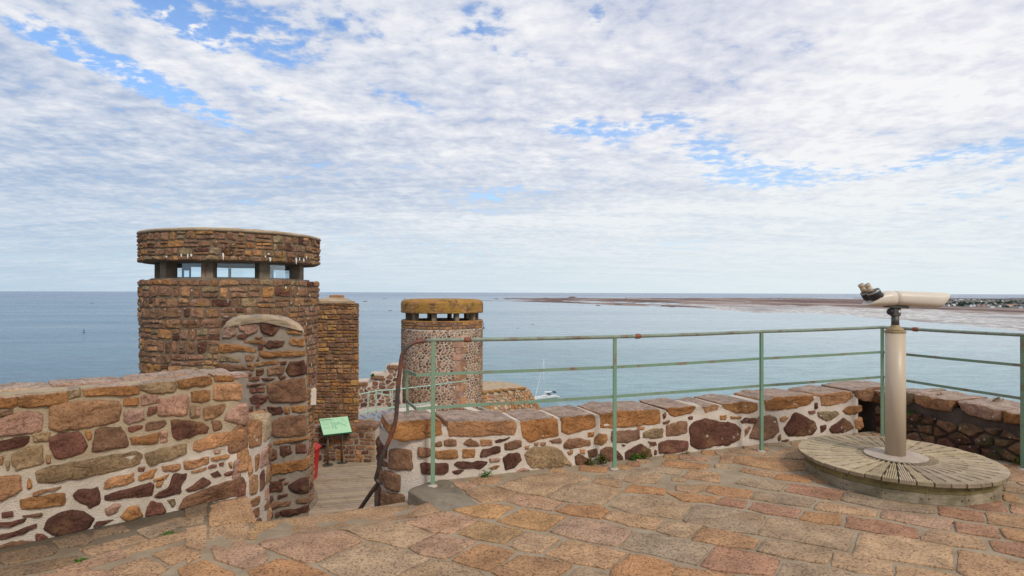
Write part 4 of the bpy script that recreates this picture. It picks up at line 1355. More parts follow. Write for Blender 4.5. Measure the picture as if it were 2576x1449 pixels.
# ================================================================== round lookout towers
def disc(mb, S, R, z, z0=None, n=64, dome=0., rim=.0):
    """slab of radius R, underside z0, top z with a slight dome"""
    c = S.c; prof = [(R, z0), (R+rim, z0), (R+rim, z)] + [(R*(1-k/5), z+dome*(1-(1-k/5)**2)) for k in range(1, 5)]
    mb.lathe((c.x, c.y, 0), prof, n)
def big_tower():
    rnd = random.Random(51); cx, cy = -5.83, 12.40
    t = thing('lookout_tower', 'large round brown granite lookout tower with glazed slits under a thick stone cap', 'tower', (cx, cy, DECK))
    S = Cyl((cx, cy), 1.685, lambda ph, z: 1.685 if z > 1.0 else 1.665 - .012*(1.0-z) if z > -.84 else 1.60)
    H = pi*S.R
    m = MB(); m.smooth = True
    g = []; nz_, nu = 60, 150
    for j in range(nz_+1):
        z = -3.0+(1.80+3.0)*j/nz_; row = []
        for i in range(nu): row.append(m.vert(S(-H+2*H*i/nu, z, -.012+.012*hn(i*.6, z*6, 1))))
        g.append(row)
    for j in range(nz_):
        for i in range(nu): m.face(g[j][i], g[j][(i+1) % nu], g[j+1][(i+1) % nu], g[j+1][i])
    m.smooth = False
    m.lathe((cx, cy, 0), [(1.66, 1.55), (1.665, 1.805)], 96)
    # cap core
    m.lathe((cx, cy, 0), [(1.66, 2.16), (1.685, 2.17), (1.685, 2.70)], 96)
    m.build('mortar_core', M['mortar_tower'], t)
    s = MB()
    pol = courses(-H, H, -2.95, 1.82, (.10, .24), (.11, .36), .016, rnd, .17)
    scatter(s, pol, S, 'BBWOBWTBDWGB', rnd, prot=.012, seg=.045, jit=.013, rough=.012, edge=.020, low=False, cut=.13)
    s.build('rubble_masonry', M['granite_tower'], t)
    c_ = MB(); SC = Cyl((cx, cy), 1.70)
    pol = courses(-H, H, 2.16, 2.69, (.08, .15), (.11, .27), .017, rnd, .2)
    scatter(c_, pol, SC, 'BBWOBGTBDW', rnd, prot=.012, seg=.045, jit=.013, rough=.012, edge=.020, cut=.13)
    cap = c_.build('cap_stones', M['granite_tower'], t)
    top = MB(); top.smooth = True
    prof = [(1.60, 2.68), (1.71, 2.69), (1.735, 2.715), (1.72, 2.745), (1.4, 2.79), (.9, 2.83), (.4, 2.85), (.05, 2.855)]
    n = 96; rings = [[top.vert((cx+r*cos(2*pi*k/n)*(1+.006*hn(k*.7, r)), cy+r*sin(2*pi*k/n)*(1+.006*hn(k*.7, r)), z+.010*hn(k*.5, r*5))) for k in range(n)] for r, z in prof]
    for A, B in zip(rings, rings[1:]):
        for k in range(n): top.face(A[k], A[(k+1) % n], B[(k+1) % n], B[k])
    top.face(*rings[-1]); top.build('roof_slab', M['slab'], t)
    sof = MB(); sof.lathe((cx, cy, 0), [(.02, 2.155), (1.64, 2.15), (1.64, 2.19)], 64); sof.build('soffit', M['concrete'], t)
    sill = MB(); sill.lathe((cx, cy, 0), [(1.0, 1.80), (1.50, 1.80), (1.50, 1.845), (1.0, 1.845)], 64, cap=False); sill.build('sill', M['concrete'], t)
    for k in range(9):
        ph = RAD(-18.5+40.6*k) if k < 5 else RAD(-18.5-39.4*(9-k))
        d = S.t*cos(ph)+S.r*sin(ph); q = Vector((d.y, -d.x, 0)); w = .105
        if 3 <= k <= 6: continue
        p = MB(); p.box(S.c + d*1.33 + Vector((0, 0, 2.0)), d*.115, q*w, Vector((0, 0, .165)), .012); o = p.build('column', M['concrete'], t)
        if k == 0:
            cr = MB(); f0 = S.c + d*1.448
            cr.tube([f0+q*.02+Vector((0,0,1.87)), f0+q*.03+Vector((0,0,1.95)), f0+q*.0+Vector((0,0,2.03)), f0+q*.015+Vector((0,0,2.11))], .010, 5); cr.tube([f0-q*.05+Vector((0,0,2.06)), f0+q*.06+Vector((0,0,2.07))], .008, 5)
            cr.build('rusty_crack', M['coupling'], o)
    for k in range(9):
        ph = RAD(-18.5+40.6*k) if k < 5 else RAD(-18.5-39.4*(9-k)); ph2 = ph+RAD(40.2)
        a = S.c+(S.t*cos(ph)+S.r*sin(ph))*1.26; b = S.c+(S.t*cos(ph2)+S.r*sin(ph2))*1.26
        e = (b-a)*.5; c0 = (a+b)*.5; nn = Vector((e.y, -e.x, 0)).normalized()
        gl = MB(); gl.box(c0+Vector((0,0,1.998)), e*.96, nn*.004, Vector((0,0,.148))); pane = gl.build('window', M['glass'], t)
        fr = MB()
        for z in (1.858, 2.140): fr.box(c0+Vector((0,0,z)), e*.97, nn*.014, Vector((0,0,.011)))
        for s_ in (-1, 1): fr.box(c0+e*.955*s_+Vector((0,0,1.998)), e.normalized()*.011, nn*.013, Vector((0,0,.128)))
        fr.build('window_frame', M['rim'], pane)
    dr = MB()      # gull droppings streaking the lower edge of the cap
    for (ph, z, h_) in ((-30,2.22,.05),(-26,2.20,.07),(-24,2.23,.04),(-6,2.19,.10),(18,2.24,.03),(20,2.30,.02),(21,2.18,.06),(40,2.16,.10),(43,2.22,.05),(-40,2.21,.03),(47,2.2,.06),(50,2.26,.05)):
        u = RAD(ph)*S.R; ww = .012+.014*rnd.random()
        q = [(u-ww, z+h_), (u+ww*.6, z+h_*1.1), (u+ww, z+h_*.5), (u+ww*.2, z-h_*.3), (u-ww*.4, z)]
        dr.poly([SC(a, b, .040) for a, b in q])
    for k in range(46):
        u = rnd.uniform(-1.9, 1.9); z = rnd.uniform(-.6, 1.8); r_ = rnd.uniform(.006, .020)
        if rnd.random() < .45: u = rnd.uniform(1.2, 1.9)
        dr.poly([S(u+r_*cos(a)*.8*rnd.uniform(.5, 1.3), z+r_*sin(a)*rnd.uniform(.8, 2.6), .036) for a in [i*2*pi/7 for i in range(7)]])
    tag(dr.build('droppings', simple_mat('gull_droppings', (.70,.68,.62), .9), t), kind='stuff')
    rg = MB(); rg.lathe((cx, cy, 0), [(1.60, DECK-.05), (1.70, DECK-.05), (1.70, DECK+.05), (1.60, DECK+.05)], 64, cap=False)
    rg.build('base_ring', M['concrete'], t)
    pl = MB(); q = S(RAD(66)*S.R, 0, 0); pl.box((q.x, q.y, -.60), S.r*.06, S.t*.10, Vector((0,0,.17)), .01); pl.build('mortar_patch', M['pale'], t)
big_tower()

def small_tower():
    rnd = random.Random(52); cx, cy = -2.94, 25.0
    def rf(ph, z):
        if z > -.30: return 1.69
        a = math.degrees(ph); k = sm(-.30, -.40, z) if False else 1
        if 4 <= a <= 24: return min(1.82, 1.69/cos(RAD(a-4)))*1.0
        if 24 < a <= 44: return min(1.82, 1.69/cos(RAD(44-a)))
        return 1.69
    S = Cyl((cx, cy), 1.69, rf); H = pi*S.R
    t = thing('lookout_tower', 'smaller distant round lookout tower with pale pointing and a yellow lichen cap', 'tower', (cx, cy, -6))
    m = MB(); g = []; nz_, nu = 34, 180; m.smooth = True
    zs = [-6+5.69*j/26 for j in range(27)]+[-.299]+[-.299+.40*j/4 for j in range(1, 5)]
    for z in zs: g.append([m.vert(S(-H+2*H*i/nu, z, -.006)) for i in range(nu)])
    for A, B in zip(g, g[1:]):
        for i in range(nu): m.face(A[i], A[(i+1) % nu], B[(i+1) % nu], B[i])
    m.smooth = False
    m.build('mortar', M['mortar_far'], t)
    m = MB(); m.lathe((cx, cy, 0), [(1.683, .1), (1.683, .405)], 64); m.build('upper_mortar', M['mortar_tower'], t)
    s = MB()
    scatter(s, voronoi(-H, H, -3.4, .10, .155, .105, .034, rnd), S, 'DBBWBTGPKB', rnd, prot=.018, seg=.09, jit=.010, rough=.008, edge=.016, low=True, grow=0)
    scatter(s, voronoi(-H, H, -6, -3.4, .30, .2, .04, rnd), S, 'DDBRBDRBW', rnd, prot=.018, seg=.12, low=True)
    scatter(s, courses(-H, H, .11, .41, (.12, .16), (.14, .34), .025, rnd), S, 'BOWBO', rnd, prot=.020, seg=.09, low=True)
    s.build('rubble_masonry', M['granite_far'], t)
    q = MB(); z = -3.3; k = 0
    while z < -.36:
        h = rnd.uniform(.20, .28); a, b = (.30, .17) if k % 2 else (.18, .30)
        uc = RAD(24)*S.R
        for (u0, u1, c) in ((uc-a, uc-.004, 'P'), (uc+.004, uc+b, 'T')):
            cl = shade(PAL[rnd.choice('PPTW')], rnd, .1); C4 = [(u0, z+.012), (u1, z+.012), (u1, z+h-.012), (u0, z+h-.012)]
            A_ = [q.vert(S(a_, b_, -.01), cl) for a_, b_ in C4]; B_ = [q.vert(S(a_, b_, .022), cl) for a_, b_ in C4]
            for w_ in range(4): q.face(A_[w_], A_[(w_+1) % 4], B_[(w_+1) % 4], B_[w_])
            q.face(*B_)
        z += h; k += 1
    q.build('quoins', M['granite_far'], t)
    c_ = MB(); SC = Cyl((cx, cy), 1.70)
    prof = [(1.60, .735), (1.70, .74), (1.715, .80), (1.715, 1.12), (1.70, 1.20), (1.63, 1.265), (1.45, 1.30), (.8, 1.32), (.05, 1.325)]
    n = 96; c_.smooth = True
    rings = [[c_.vert((cx+r*cos(2*pi*k/n), cy+r*sin(2*pi*k/n), z+.012*hn(k*.6, r*4)), PAL['O']+(1,)) for k in range(n)] for r, z in prof]
    for A, B in zip(rings, rings[1:]):
        for k in range(n): c_.face(A[k], A[(k+1) % n], B[(k+1) % n], B[k])
    c_.face(*rings[-1]); c_.face(*rings[0][::-1]); c_.smooth = False
    scatter(c_, courses(-H, H, .75, 1.14, (.07, .12), (.12, .26), .02, rnd), SC, 'BOWOY', rnd, prot=.020, seg=.09, low=True, rough=.01)
    c_.build('cap', M['granite_lichen'], t)
    sl = MB(); sl.col = PAL['O']+(1,); sl.lathe((cx, cy, 0), [(1.2, .40), (1.71, .40), (1.70, .435), (1.2, .435)], 64, cap=False); sl.build('sill', M['granite_lichen'], t)
    fl = MB(); fl.lathe((cx, cy, 0), [(.02, .36), (1.3, .36), (1.3, .38)], 48); fl.build('floor_slab', M['concrete'], t)
    for k in range(10):
        ph = RAD(-15+36*k+2); d = S.t*cos(ph)+S.r*sin(ph); w = Vector((d.y, -d.x, 0))
        p = MB(); p.box(S.c+d*1.42+Vector((0,0,.585)), d*.11, w*.085, Vector((0,0,.16)), .01); p.build('column', M['concrete'], t)
small_tower()

def turret():
    rnd = random.Random(53); SK = Vector((-.34, 1, 0)); y0 = 15.9
    x0, x1 = -5.6, -385/1488*15.9; TP = Plane((x0, y0, 0), (1, 0, 0))
    t = thing('stone_turret', 'square ochre stone turret right behind the large round tower', 'turret', (-4.8, y0, DECK))
    W = x1-x0; m = MB()
    pts = lambda W_: [Vector((x0, y0+.012, 0)), Vector((x0+W_-.01, y0+.012, 0)), Vector((x0+W_-.01, y0, 0))+SK*1.3, Vector((x0, y0, 0))+SK*1.3]
    prism(m, [tuple(p[:2]) for p in pts(W)], -3.2, 1.28); m.build('mortar_core', M['mortar_tower'], t)
    s = MB()
    Wz = lambda z: W - .10*sm(.9, 1.3, z) - .02*(z > .5)
    pol = courses(0, W, -2.0, 1.30, (.08, .20), (.12, .36), .016, rnd, .16)
    pol = [[(min(u, Wz(v)), v) for u, v in P] for P in pol]
    scatter(s, pol, TP, 'OBTOBYWB', rnd, prot=.016, seg=.05, jit=.015, rough=.014, edge=.018, cut=.12)
    RP = Plane((x0+W, y0, 0), SK); scatter(s, courses(0, 1.3, -2.9, 1.28, (.1, .16), (.2, .4), .022, rnd), RP, 'OOTOB', rnd, prot=.01, seg=.09, low=True)
    s.build('rubble_masonry', M['granite_turret'], t)
    tp = MB(); P = pts(W-.10); zc = 1.29
    a = [tp.vert((p.x, p.y, zc)) for p in P]; b = [tp.vert((p.x, p.y, zc+.05)) for p in P]
    cxx = -441/1488*16.5; mid = [tp.vert((cxx+dx, 16.5+dy, 1.445)) for dx, dy in ((-.13,-.1),(.13,-.1),(.13,.15),(-.13,.15))]
    for k in range(4): tp.face(a[k], a[(k+1) % 4], b[(k+1) % 4], b[k]); tp.face(b[k], b[(k+1) % 4], mid[(k+1) % 4], mid[k])
    tp.face(*mid); tp.build('sloping_cap', M['slab'], t)
    kb = MB(); stone(kb, [(-.17,-.14),(.17,-.14),(.17,.14),(-.17,.14)], lambda u, v, d=0: Vector((cxx+u, 16.5+v, 1.44+d)), prot=.06, col=PAL['T']+(1,), seg=.08, thick=.03); kb.build('top_stone', M['granite'], t)
turret()

def low_wall():
    rnd = random.Random(54); y0 = 15.62; SK = Vector((-.23, 1, 0))
    x0, x1 = -5.7, -342/1488*15.62; LP = Plane((x0, y0, 0), (1, 0, 0)); W = x1-x0
    t = thing('stone_wall', 'low stone wall behind the green information board at the foot of the turret', 'wall', (-4.5, y0, DECK))
    m = MB(); sheet(m, LP, 0, W-.01, -3.0, -1.96, .08, .08, .01)
    q = [Vector((x0, y0+.012, 0)), Vector((x1-.01, y0+.012, 0)), Vector((x1-.01, y0, 0))+SK*1.1, Vector((x0, y0, 0))+SK*.26]
    prism(m, [tuple(p[:2]) for p in q], -3.2, -1.95); m.build('mortar', M['mortar_grey'], t)
    s = MB()
    scatter(s, courses(0, W, -2.88, -1.95, (.09, .20), (.13, .36), .024, rnd, .16), LP, 'OBTBODRW', rnd, prot=.02, seg=.05, jit=.016, rough=.014)
    s.build('rubble_masonry', M['granite'], t)
    c_ = MB()
    for (a, b) in ((W-.72, W-.36), (W-.35, W)):
        stone(c_, [(a, -2.03), (b, -2.06), (b, -1.93), (a, -1.90)], LP, prot=.02, col=shade(PAL['W'], rnd), seg=.05, jit=.014, edge=.01, thick=.55)
    c_.build('coping', M['granite'], t)
low_wall()

def broken_wall():
    rnd = random.Random(55); BP = Plane((0, 22.6, 0), (1, 0, 0))
    t = thing('ruined_wall', 'broken stepped stone wall joining the smaller tower', 'wall', (-5, 22.6, -3))
    m = MB(); out = [(780,962),(903,960),(932,957),(934,941),(969,938),(971,925),(987,917),(1012,917),(1012,1060),(780,1060)]
    P = [BP.uv(*p) for p in out]; slabface(m, outline(P, .12, .03, .03), lambda u, v, d=0: BP(u, v) + Vector((-.21, 1, 0))*(-d), .7); m.build('mortar', M['mortar_far'], t)
    top = lambda u: interp(u, [(-8, -1.9), (-5.40, -1.87), (-5.38, -1.62), (-4.85, -1.58), (-4.80, -1.36), (-4.5, -1.2), (-4, -1.2)])
    s = MB(); scatter(s, voronoi(-7.6, -4.2, -3.5, -1.2, .24, .17, .045, rnd, keep=lambda u, v: v < top(u)-.07), BP, 'DDRBBW', rnd, prot=.03, seg=.10, low=True, jit=.012, grow=0)
    for (a, b, z) in ((-5.36, -4.9, -1.60), (-5.95, -5.5, -1.86), (-6.6, -6.0, -1.88), (-4.74, -4.3, -1.21)):
        stone(s, [(a, z-.13), (b, z-.13), (b, z), (a, z)], BP, prot=.05, col=shade(PAL['B'], rnd), seg=.1, jit=.02, thick=.6)
    s.build('rubble_masonry', M['granite_far'], t)
broken_wall()

def bastion():
    rnd = random.Random(56); ZT = -4.5
    t = thing('stone_bastion', 'battered stone bastion with flat worn top jutting towards the sea', 'bastion', tuple(at_z(1250, 985, ZT)))
    top = [(1110,1004),(1163,1000),(1206,990),(1276,981.5),(1325,978),(1324,973),(1287,963.5),(1263,960),(1211,959),(1127,975)]
    T = [at_z(x, y, ZT) for x, y in top]; c0 = Vector((sum(p.x for p in T)/len(T), sum(p.y for p in T)/len(T), 0))
    B = []
    for i, p in enumerate(T):
        o = Vector((0, -1, 0)) if i < 4 else Vector((1, -.35, 0)) if i == 4 else Vector((1, 0, 0)) if i < 7 else Vector((0, 1, 0)) if i < 9 else Vector((-1, 0, 0))
        B.append(p + o*4.4 + Vector((0, 0, -7)))
    m = MB(); n = len(T); a = [m.vert(p) for p in T]; b = [m.vert(p) for p in B]
    for i in range(n): m.face(a[i], a[(i+1) % n], b[(i+1) % n], b[i])
    m.build('mortar_core', M['slab'], t)
    s = MB()
    for i in (0, 1, 2, 3, 4, 5, 6):
        Q = Quad(B[i], B[(i+1) % n], T[(i+1) % n], T[i])
        if Q.n.dot((T[i]-c0)*1.0 + Vector((0, 0, 0))) < 0: Q.n = -Q.n
        Q.n = Q.n if Q.n.z > 0 else -Q.n
        scatter(s, voronoi(0, Q.W, Q.H*.45, Q.H*.985, .42, .22, .05, rnd, jit=.4), Q, 'TPTKOTG', rnd, prot=.06, seg=.16, low=True, jit=.03, rough=.03)
    s.build('rubble_masonry', M['granite_far'], t)
    g = MB(); g.smooth = True     # uneven earthy top
    c0 = T[3].lerp(T[7], .5); cc = g.vert((c0.x, c0.y, ZT+.06)); R1 = [g.vert(p*.5+Vector((c0.x, c0.y, ZT+.05))*.5) for p in T]; R2 = [g.vert(p*.96+Vector((c0.x, c0.y, ZT))*.04+Vector((0,0,.02+.03*rnd.random()))) for p in T]; R3 = [g.vert(p+Vector((0,0,.005))) for p in T]
    for A, B_ in ((R1, R2), (R2, R3)):
        for i in range(n): g.face(A[i], A[(i+1) % n], B_[(i+1) % n], B_[i])
    for i in range(n): g.face(cc, R1[(i+1) % n], R1[i])
    g.build('weathered_top', M['slab'], t)
    e = MB()
    for i in (0, 1, 2, 3):
        L = (T[i+1]-T[i]).length; k = max(2, int(L/.5))
        for j in range(k):
            p = T[i].lerp(T[i+1], (j+.5)/k); stone(e, [(-.27,-.16),(.27,-.16),(.27,.16),(-.27,.16)], (lambda p: lambda u, v, d=0: p+Vector((u, v, d)))(p+Vector((0,.02,.03))), prot=.07, col=PAL['O']+(1,), seg=.12, jit=.05, low=True)
    e.build('edge_stones', M['granite_lichen'], t)
bastion()

def ramp_wall():
    t = thing('stair_wall', 'dark stone stair wall with a bright pale coping strip running down from the distant tower', 'wall', tuple(at_z(1202, 1041, -3.0)))
    a0, a1 = at_z(1092, 993.5, -3.0), at_z(1212, 1046, -3.0); b0, b1 = at_z(1118, 993.5, -3.0), at_z(1236, 1046, -3.0)
    z = Vector((0, 0, -1)); m = MB()
    A = [a0, a1, b1, b0]; k = [m.vert(p-Vector((0,0,.07))) for p in A]; q = [m.vert(p+z*3) for p in A]
    for i in range(4): m.face(k[i], k[(i+1) % 4], q[(i+1) % 4], q[i])
    m.face(*k); m.build('mortar', M['mortar_dark'], t)
    rnd = random.Random(57); Q = Quad(a0+z*1.4, a1+z*1.4, a1+z*.08, a0+z*.08); Q.n = -Q.n if Q.n.x > 0 else Q.n
    s = MB(); scatter(s, voronoi(0, Q.W, 0, Q.H, .20, .13, .03, rnd), Q, 'DDRBW', rnd, prot=.02, seg=.1, low=True); s.build('rubble_masonry', M['granite_far'], t)
    for nm, ma, f0, f1 in (('worn_coping', M['slab'], 0, .46), ('pale_coping', M['pale'], .46, 1)):
        c = MB(); P = [a0.lerp(a1, f0), a0.lerp(a1, f1), b0.lerp(b1, f1), b0.lerp(b1, f0)]
        u = [c.vert(p) for p in P]; d = [c.vert(p+z*.08) for p in P]
        for i in range(4): c.face(u[i], u[(i+1) % 4], d[(i+1) % 4], d[i])
        c.face(*u); c.face(*d[::-1]); c.build(nm, ma, t)
ramp_wall()

# ================================================================== boardwalk, steps and lead roof
def boardwalk():
    rnd = random.Random(61); mb = MB(); e = Vector((1, .24, 0)).normalized(); n = Vector((-e.y, e.x, 0))
    o = Vector((-3.6, 7.0, 0)); k = 0; wpl = .145
    while k*wpl < 14.5:
        c = o + n*(k*wpl); g = .84+.3*rnd.random(); mb.col = (g, g*rnd.uniform(.96, 1.03), g*rnd.uniform(.92, 1.02), 1)
        x0, x1 = -3.2, 3.4
        cut = rnd.uniform(-1.5, 2.5)
        for a, b in ((x0, cut-.003), (cut+.003, x1)):
            mb.box(c + e*((a+b)/2) + Vector((0, 0, DECK-.018+rnd.uniform(-.002, .002))), e*((b-a)/2), n*(wpl/2-.017), Vector((0, 0, .018)), .003)
        k += 1
    mb.col = (.05, .045, .04, 1); mb.box(o+n*7+Vector((.1, 0, DECK-.12)), e*3.2, n*7.2, Vector((0, 0, .05)))
    o_ = mb.build('boardwalk', M['wood_deck']); tag(o_, kind='structure', label='grey timber boardwalk on the lower castle level')
    b = MB(); prism(b, [(-8.5, 9), (-.85, 8.5), (-1.35, 20), (-1.4, 22.2), (-3.3, 26.0), (-8.5, 27)], -14, DECK-.16); prism(b, [(-2.9,5.3),(-1.25,4.9),(-1.25,9),(-2.9,9)], -14, DECK-.16)
    tag(b.build('castle_ground', M['mortar_tower']), kind='structure', label='stone mass of the castle under the lower level')
    s = MB()
    for i in range(13):
        z = -.38-.2*i; y = 4.80+.27*i
        s.box((-1.62, y+.15, z-.6), (.40, 0, 0), (0, .16, 0), (0, 0, .6), .01)
    tag(s.build('steps', M['slab']), kind='structure', label='stone steps going down from the terrace')
boardwalk()
def lead_roof():
    rnd = random.Random(62); z = -2.86
    t = thing('lead_roof', 'low grey-blue ribbed metal roof beside the far green railing', 'roof', tuple(at_z(990, 1050, z)))
    P = [at_z(x, y, z) for x, y in ((880,1036),(940,1030),(985,1030),(1100,1042),(1104,1066),(1000,1066),(974,1066),(947,1073),(904,1062),(880,1058))]
    m = MB(); prism(m, [tuple(p[:2]) for p in P], z-.1, z); m.build('roof_sheet', M['roofmetal'], t)
    r = MB(); d0, d1 = at_z(930, 1037, z), at_z(974, 1060, z); d = (d1-d0).normalized(); nn = Vector((-d.y, d.x, 0))
    for off in (-1.35, -.9, -.45, 0, .45, .9, 1.35, 1.8, 2.25):
        A = d0 + nn*off; a, b = None, None
        for k in range(-60, 90):
            p = A + d*(k*.06)
            if inside((p.x, p.y), [tuple(q[:2]) for q in P]):
                if a is None: a = p
                b = p
        if a is not None: r.tube([a+Vector((0,0,.015)), b+Vector((0,0,.015))], .028, 8)
    r.build('roof_ribs', M['roofmetal'], t)
    u = MB(); A = [at_y(x, y, 21.9) for x, y in ((1000, 1031), (1090, 1043))]; 
    a, b = A; a.z = z; b.z = z
    h = Vector((0, 0, .21)); w = Vector((.1, .3, 0)); pp = [a, b, b+w, a+w]
    k = [u.vert(p+Vector((0,0,.06))) for p in pp]; q = [u.vert(p+h+Vector((0,0,.06))) for p in pp]
    for i in range(4): u.face(k[i], k[(i+1) % 4], q[(i+1) % 4], q[i])
    u.face(*q); u.build('concrete_upstand', M['plate'], t)
    f = MB(); k = [f.vert(p+Vector((0,0,.002))) for p in [a-w*.1, b-w*.1, b+w, a+w]]; q = [f.vert(p+Vector((0,0,.06))) for p in [a-w*.1, b-w*.1, b+w, a+w]]
    for i in range(4): f.face(k[i], k[(i+1) % 4], q[(i+1) % 4], q[i])
    f.build('upstand_shadow', M['shadowgap'], t)  # near-black strip painted in as the shadow below the upstand
    c = MB(); P2 = [at_z(x, y, z+.1) for x, y in ((880,1034),(976,1017),(976,1026),(880,1043))]; prism(c, [tuple(p[:2]) for p in P2], z-.1, z+.12); c.build('concrete_kerb', M['plate'], t)
lead_roof()
def headland():
    mb = MB(); mb.smooth = True; n = 72; rings = []
    for j in range(26):
        r = 6 + 125*(j/25)**1.15
        ring = []
        for k in range(n):
            a = 2*pi*k/n; x, y = r*cos(a), 6+r*sin(a)
            z = -13 - 42.5*sm(8, 112, r)**.75 + 3*noise.fractal(Vector((x*.06, y*.06, 0)), 1, 2, 5)*min(1, r/30)
            ring.append(mb.vert((x, y, min(z, -11.5))))
        rings.append(ring)
    c = mb.vert((0, 6, -13))
    for k in range(n): mb.face(c, rings[0][k], rings[0][(k+1) % n])
    for A, B in zip(rings, rings[1:]):
        for k in range(n): mb.face(A[k], B[k], B[(k+1) % n], A[(k+1) % n])
    m, nt, b = mat('headland_ground'); lk(nt, mixc(nt, rng(nt, nz(nt, .15, 6, .65), .42, .58), (.07,.10,.035), (.22,.16,.11)), b.inputs['Base Color']); b.inputs['Roughness'].default_value = .95
    tag(mb.build('headland_terrain', m), kind='structure', label='steep grassy headland under the castle')
headland()
# ================================================================== green railing
def arc(pts, n=5):
    """Catmull-Rom through pts"""
    P = [Vector(p) for p in pts]; P = [P[0]*2-P[1]] + P + [P[-1]*2-P[-2]]; out = []
    for i in range(1, len(P)-2):
        for k in range(n):
            t = k/n; a, b, c, d = P[i-1], P[i], P[i+1], P[i+2]
            out.append(.5*((2*b) + (c-a)*t + (2*a-5*b+4*c-d)*t*t + (3*b-a-3*c+d)*t**3))
    out.append(P[-2]); return out
def flatbar(mb, pts, h=.026, th=.008):
    pts = [Vector(p) for p in pts]; R_ = []
    for i, p in enumerate(pts):
        t = (pts[min(i+1, len(pts)-1)]-pts[max(i-1, 0)]); t.z = 0; t.normalize(); n = Vector((t.y, -t.x, 0))
        R_.append([mb.vert(p+n*(th/2*a)+Vector((0, 0, h/2*b))) for a, b in ((-1,-1),(1,-1),(1,1),(-1,1))])
    for A, B in zip(R_, R_[1:]):
        for k in range(4): mb.face(A[k], A[(k+1) % 4], B[(k+1) % 4], B[k])
    mb.face(*R_[0][::-1]); mb.face(*R_[-1])
def railing():
    feet = [at_z(1088, 1222, .01), at_z(1545, 1182, 0), at_z(1915, 1138, 0), Vector((4.065, 6.50, 0)), Vector((4.63, 5.36, 0)), Vector((5.25, 3.85, 0)), Vector((5.9, 2.3, 0)), Vector((6.5, .8, 0))]
    t = thing('metal_railing', 'peeling green metal railing with three rails around the terrace edge', 'railing', tuple(feet[0]))
    zt = [1.205, 1.200, 1.212, 1.228, 1.226, 1.226, 1.226, 1.226]; zm = [.925, .925, .940, .955, .95, .95, .95, .95]; zl = [.651, .661, .668, .683, .65, .65, .65, .65]
    for i, f in enumerate(feet):
        d = (feet[min(i+1, len(feet)-1)]-feet[max(i-1, 0)]); d.z = 0; d.normalize(); n = Vector((d.y, -d.x, 0))
        m = MB(); f0 = Vector((f.x, f.y, 0)); h = zt[i]-.012
        m.box(f0+n*.010+Vector((0,0,h/2)), d*.0175, n*.004, Vector((0,0,h/2)), .001)
        m.box(f0-n*.008+Vector((0,0,h/2-.001)), d*.004, n*.0135, Vector((0,0,h/2-.001)))
        p = m.build('post', M['post'], t)
        b = MB(); b.smooth = True; b.lathe((f.x, f.y, .0), [(.045, .002), (.040, .014), (.022, .024)], 14); b.build('base_collar', M['plate'], p)
    L = [Vector((f.x, f.y, z)) for f, z in zip(feet, zt)]
    # the top tube runs on into the worn handrail of the steps
    hp = [(1090,856,4.86),(1062,858.5,4.84),(1043,862,4.81),(1028,870,4.79),(1018,881,4.78),(1011,897,4.78),(1007,926,4.78),(1002,971,4.78),(999,1016,4.79),(996,1052,4.80),(989.5,1080,4.80),(978,1110,4.81),(966,1137,4.82),(957,1161,4.84),(951,1185,4.87),(946,1203,4.90),(948,1208,4.90),(952.5,1213.5,4.90),(946,1222.5,4.93),(936,1236,4.97),(906,1280,5.15),(850,1362,5.5)]
    H = [at_y(x, y, d) for x, y, d in hp]
    off = L[0]-H[0]; H = [p+off*max(0, 1-i/5) for i, p in enumerate(H)]
    tube = []
    for a, b in zip(L, L[1:]):
        for k in range(6): tube.append(a.lerp(b, k/6)+Vector((0, 0, -.004*sin(pi*k/6))))
    tube.append(L[-1]); m = MB(); m.smooth = True; m.tube([H[1].lerp(L[0], .3)]+tube, .0165, 14); m.build('top_rail', M['oldrail'], t)
    m = MB(); m.smooth = True; m.tube(arc([H[1].lerp(L[0], .35)]+H[1:], 5), .0175, 14)
    hr = m.build('handrail', M['handrail'], t)
    m = MB(); a = at_y(947, 1226, 4.96); m.box(Vector((a.x, a.y, a.z-.45)), (.016,0,0), (0,.006,0), (0,0,.45)); m.build('handrail_post', M['handrail'], t)
    for zz, nm in ((zm, 'middle_rail'), (zl, 'lower_rail')):
        P = [Vector((f.x, f.y, z)) for f, z in zip(feet, zz)]
        nrm = Vector((.36, -.93, 0)); P = [p - nrm*.0 for p in P]
        bx, ey = (1047, 1023.5); yb, ye = (945.5, 933) if nm[0] == 'm' else (1028.5, 1009)
        b1 = at_y(bx, yb, 4.80); b1.z = P[0].z; e1 = at_y(ey, ye, 5.17)
        m = MB(); m.smooth = False; flatbar(m, [e1, b1.lerp(e1, .12)] + [b1, P[0]] ); m.build(nm, M['rail'], t)
        m = MB()
        for a, b in zip(P, P[1:]): flatbar(m, [a, a.lerp(b, .5)+Vector((0,0,-.002)), b])
        m.build(nm, M['rail'], t)
    m = MB(); a, b = at_y(1026, 1062, 5.18), at_y(1023, 930.5, 5.18); m.box((a+b)/2, (.011,0,0), (0,.006,0), (b-a)/2); m.build('short_post', M['post'], t)
    for x, y in ((1176, 855), (1605, 844), (2303, 828.5)):
        seg = None
        for A, B in zip(L, L[1:]):
            for k in range(200):
                q = A.lerp(B, k/200); px = 1288 + F*(q-CAM).dot(RT)/(q-CAM).dot(FW)
                if seg is None or abs(px-x) < seg[0]: seg = (abs(px-x), q, (B-A).normalized())
        m = MB(); m.smooth = True; d = seg[2]; q = seg[1]-Vector((0,0,.003)); m.tube([q-d*.032, q-d*.022, q-d*.018, q+d*.018, q+d*.022, q+d*.032], 0, 12, rs=[.017,.0215,.023,.023,.0215,.017]); m.build('pipe_coupling', M['coupling'], t)
railing()
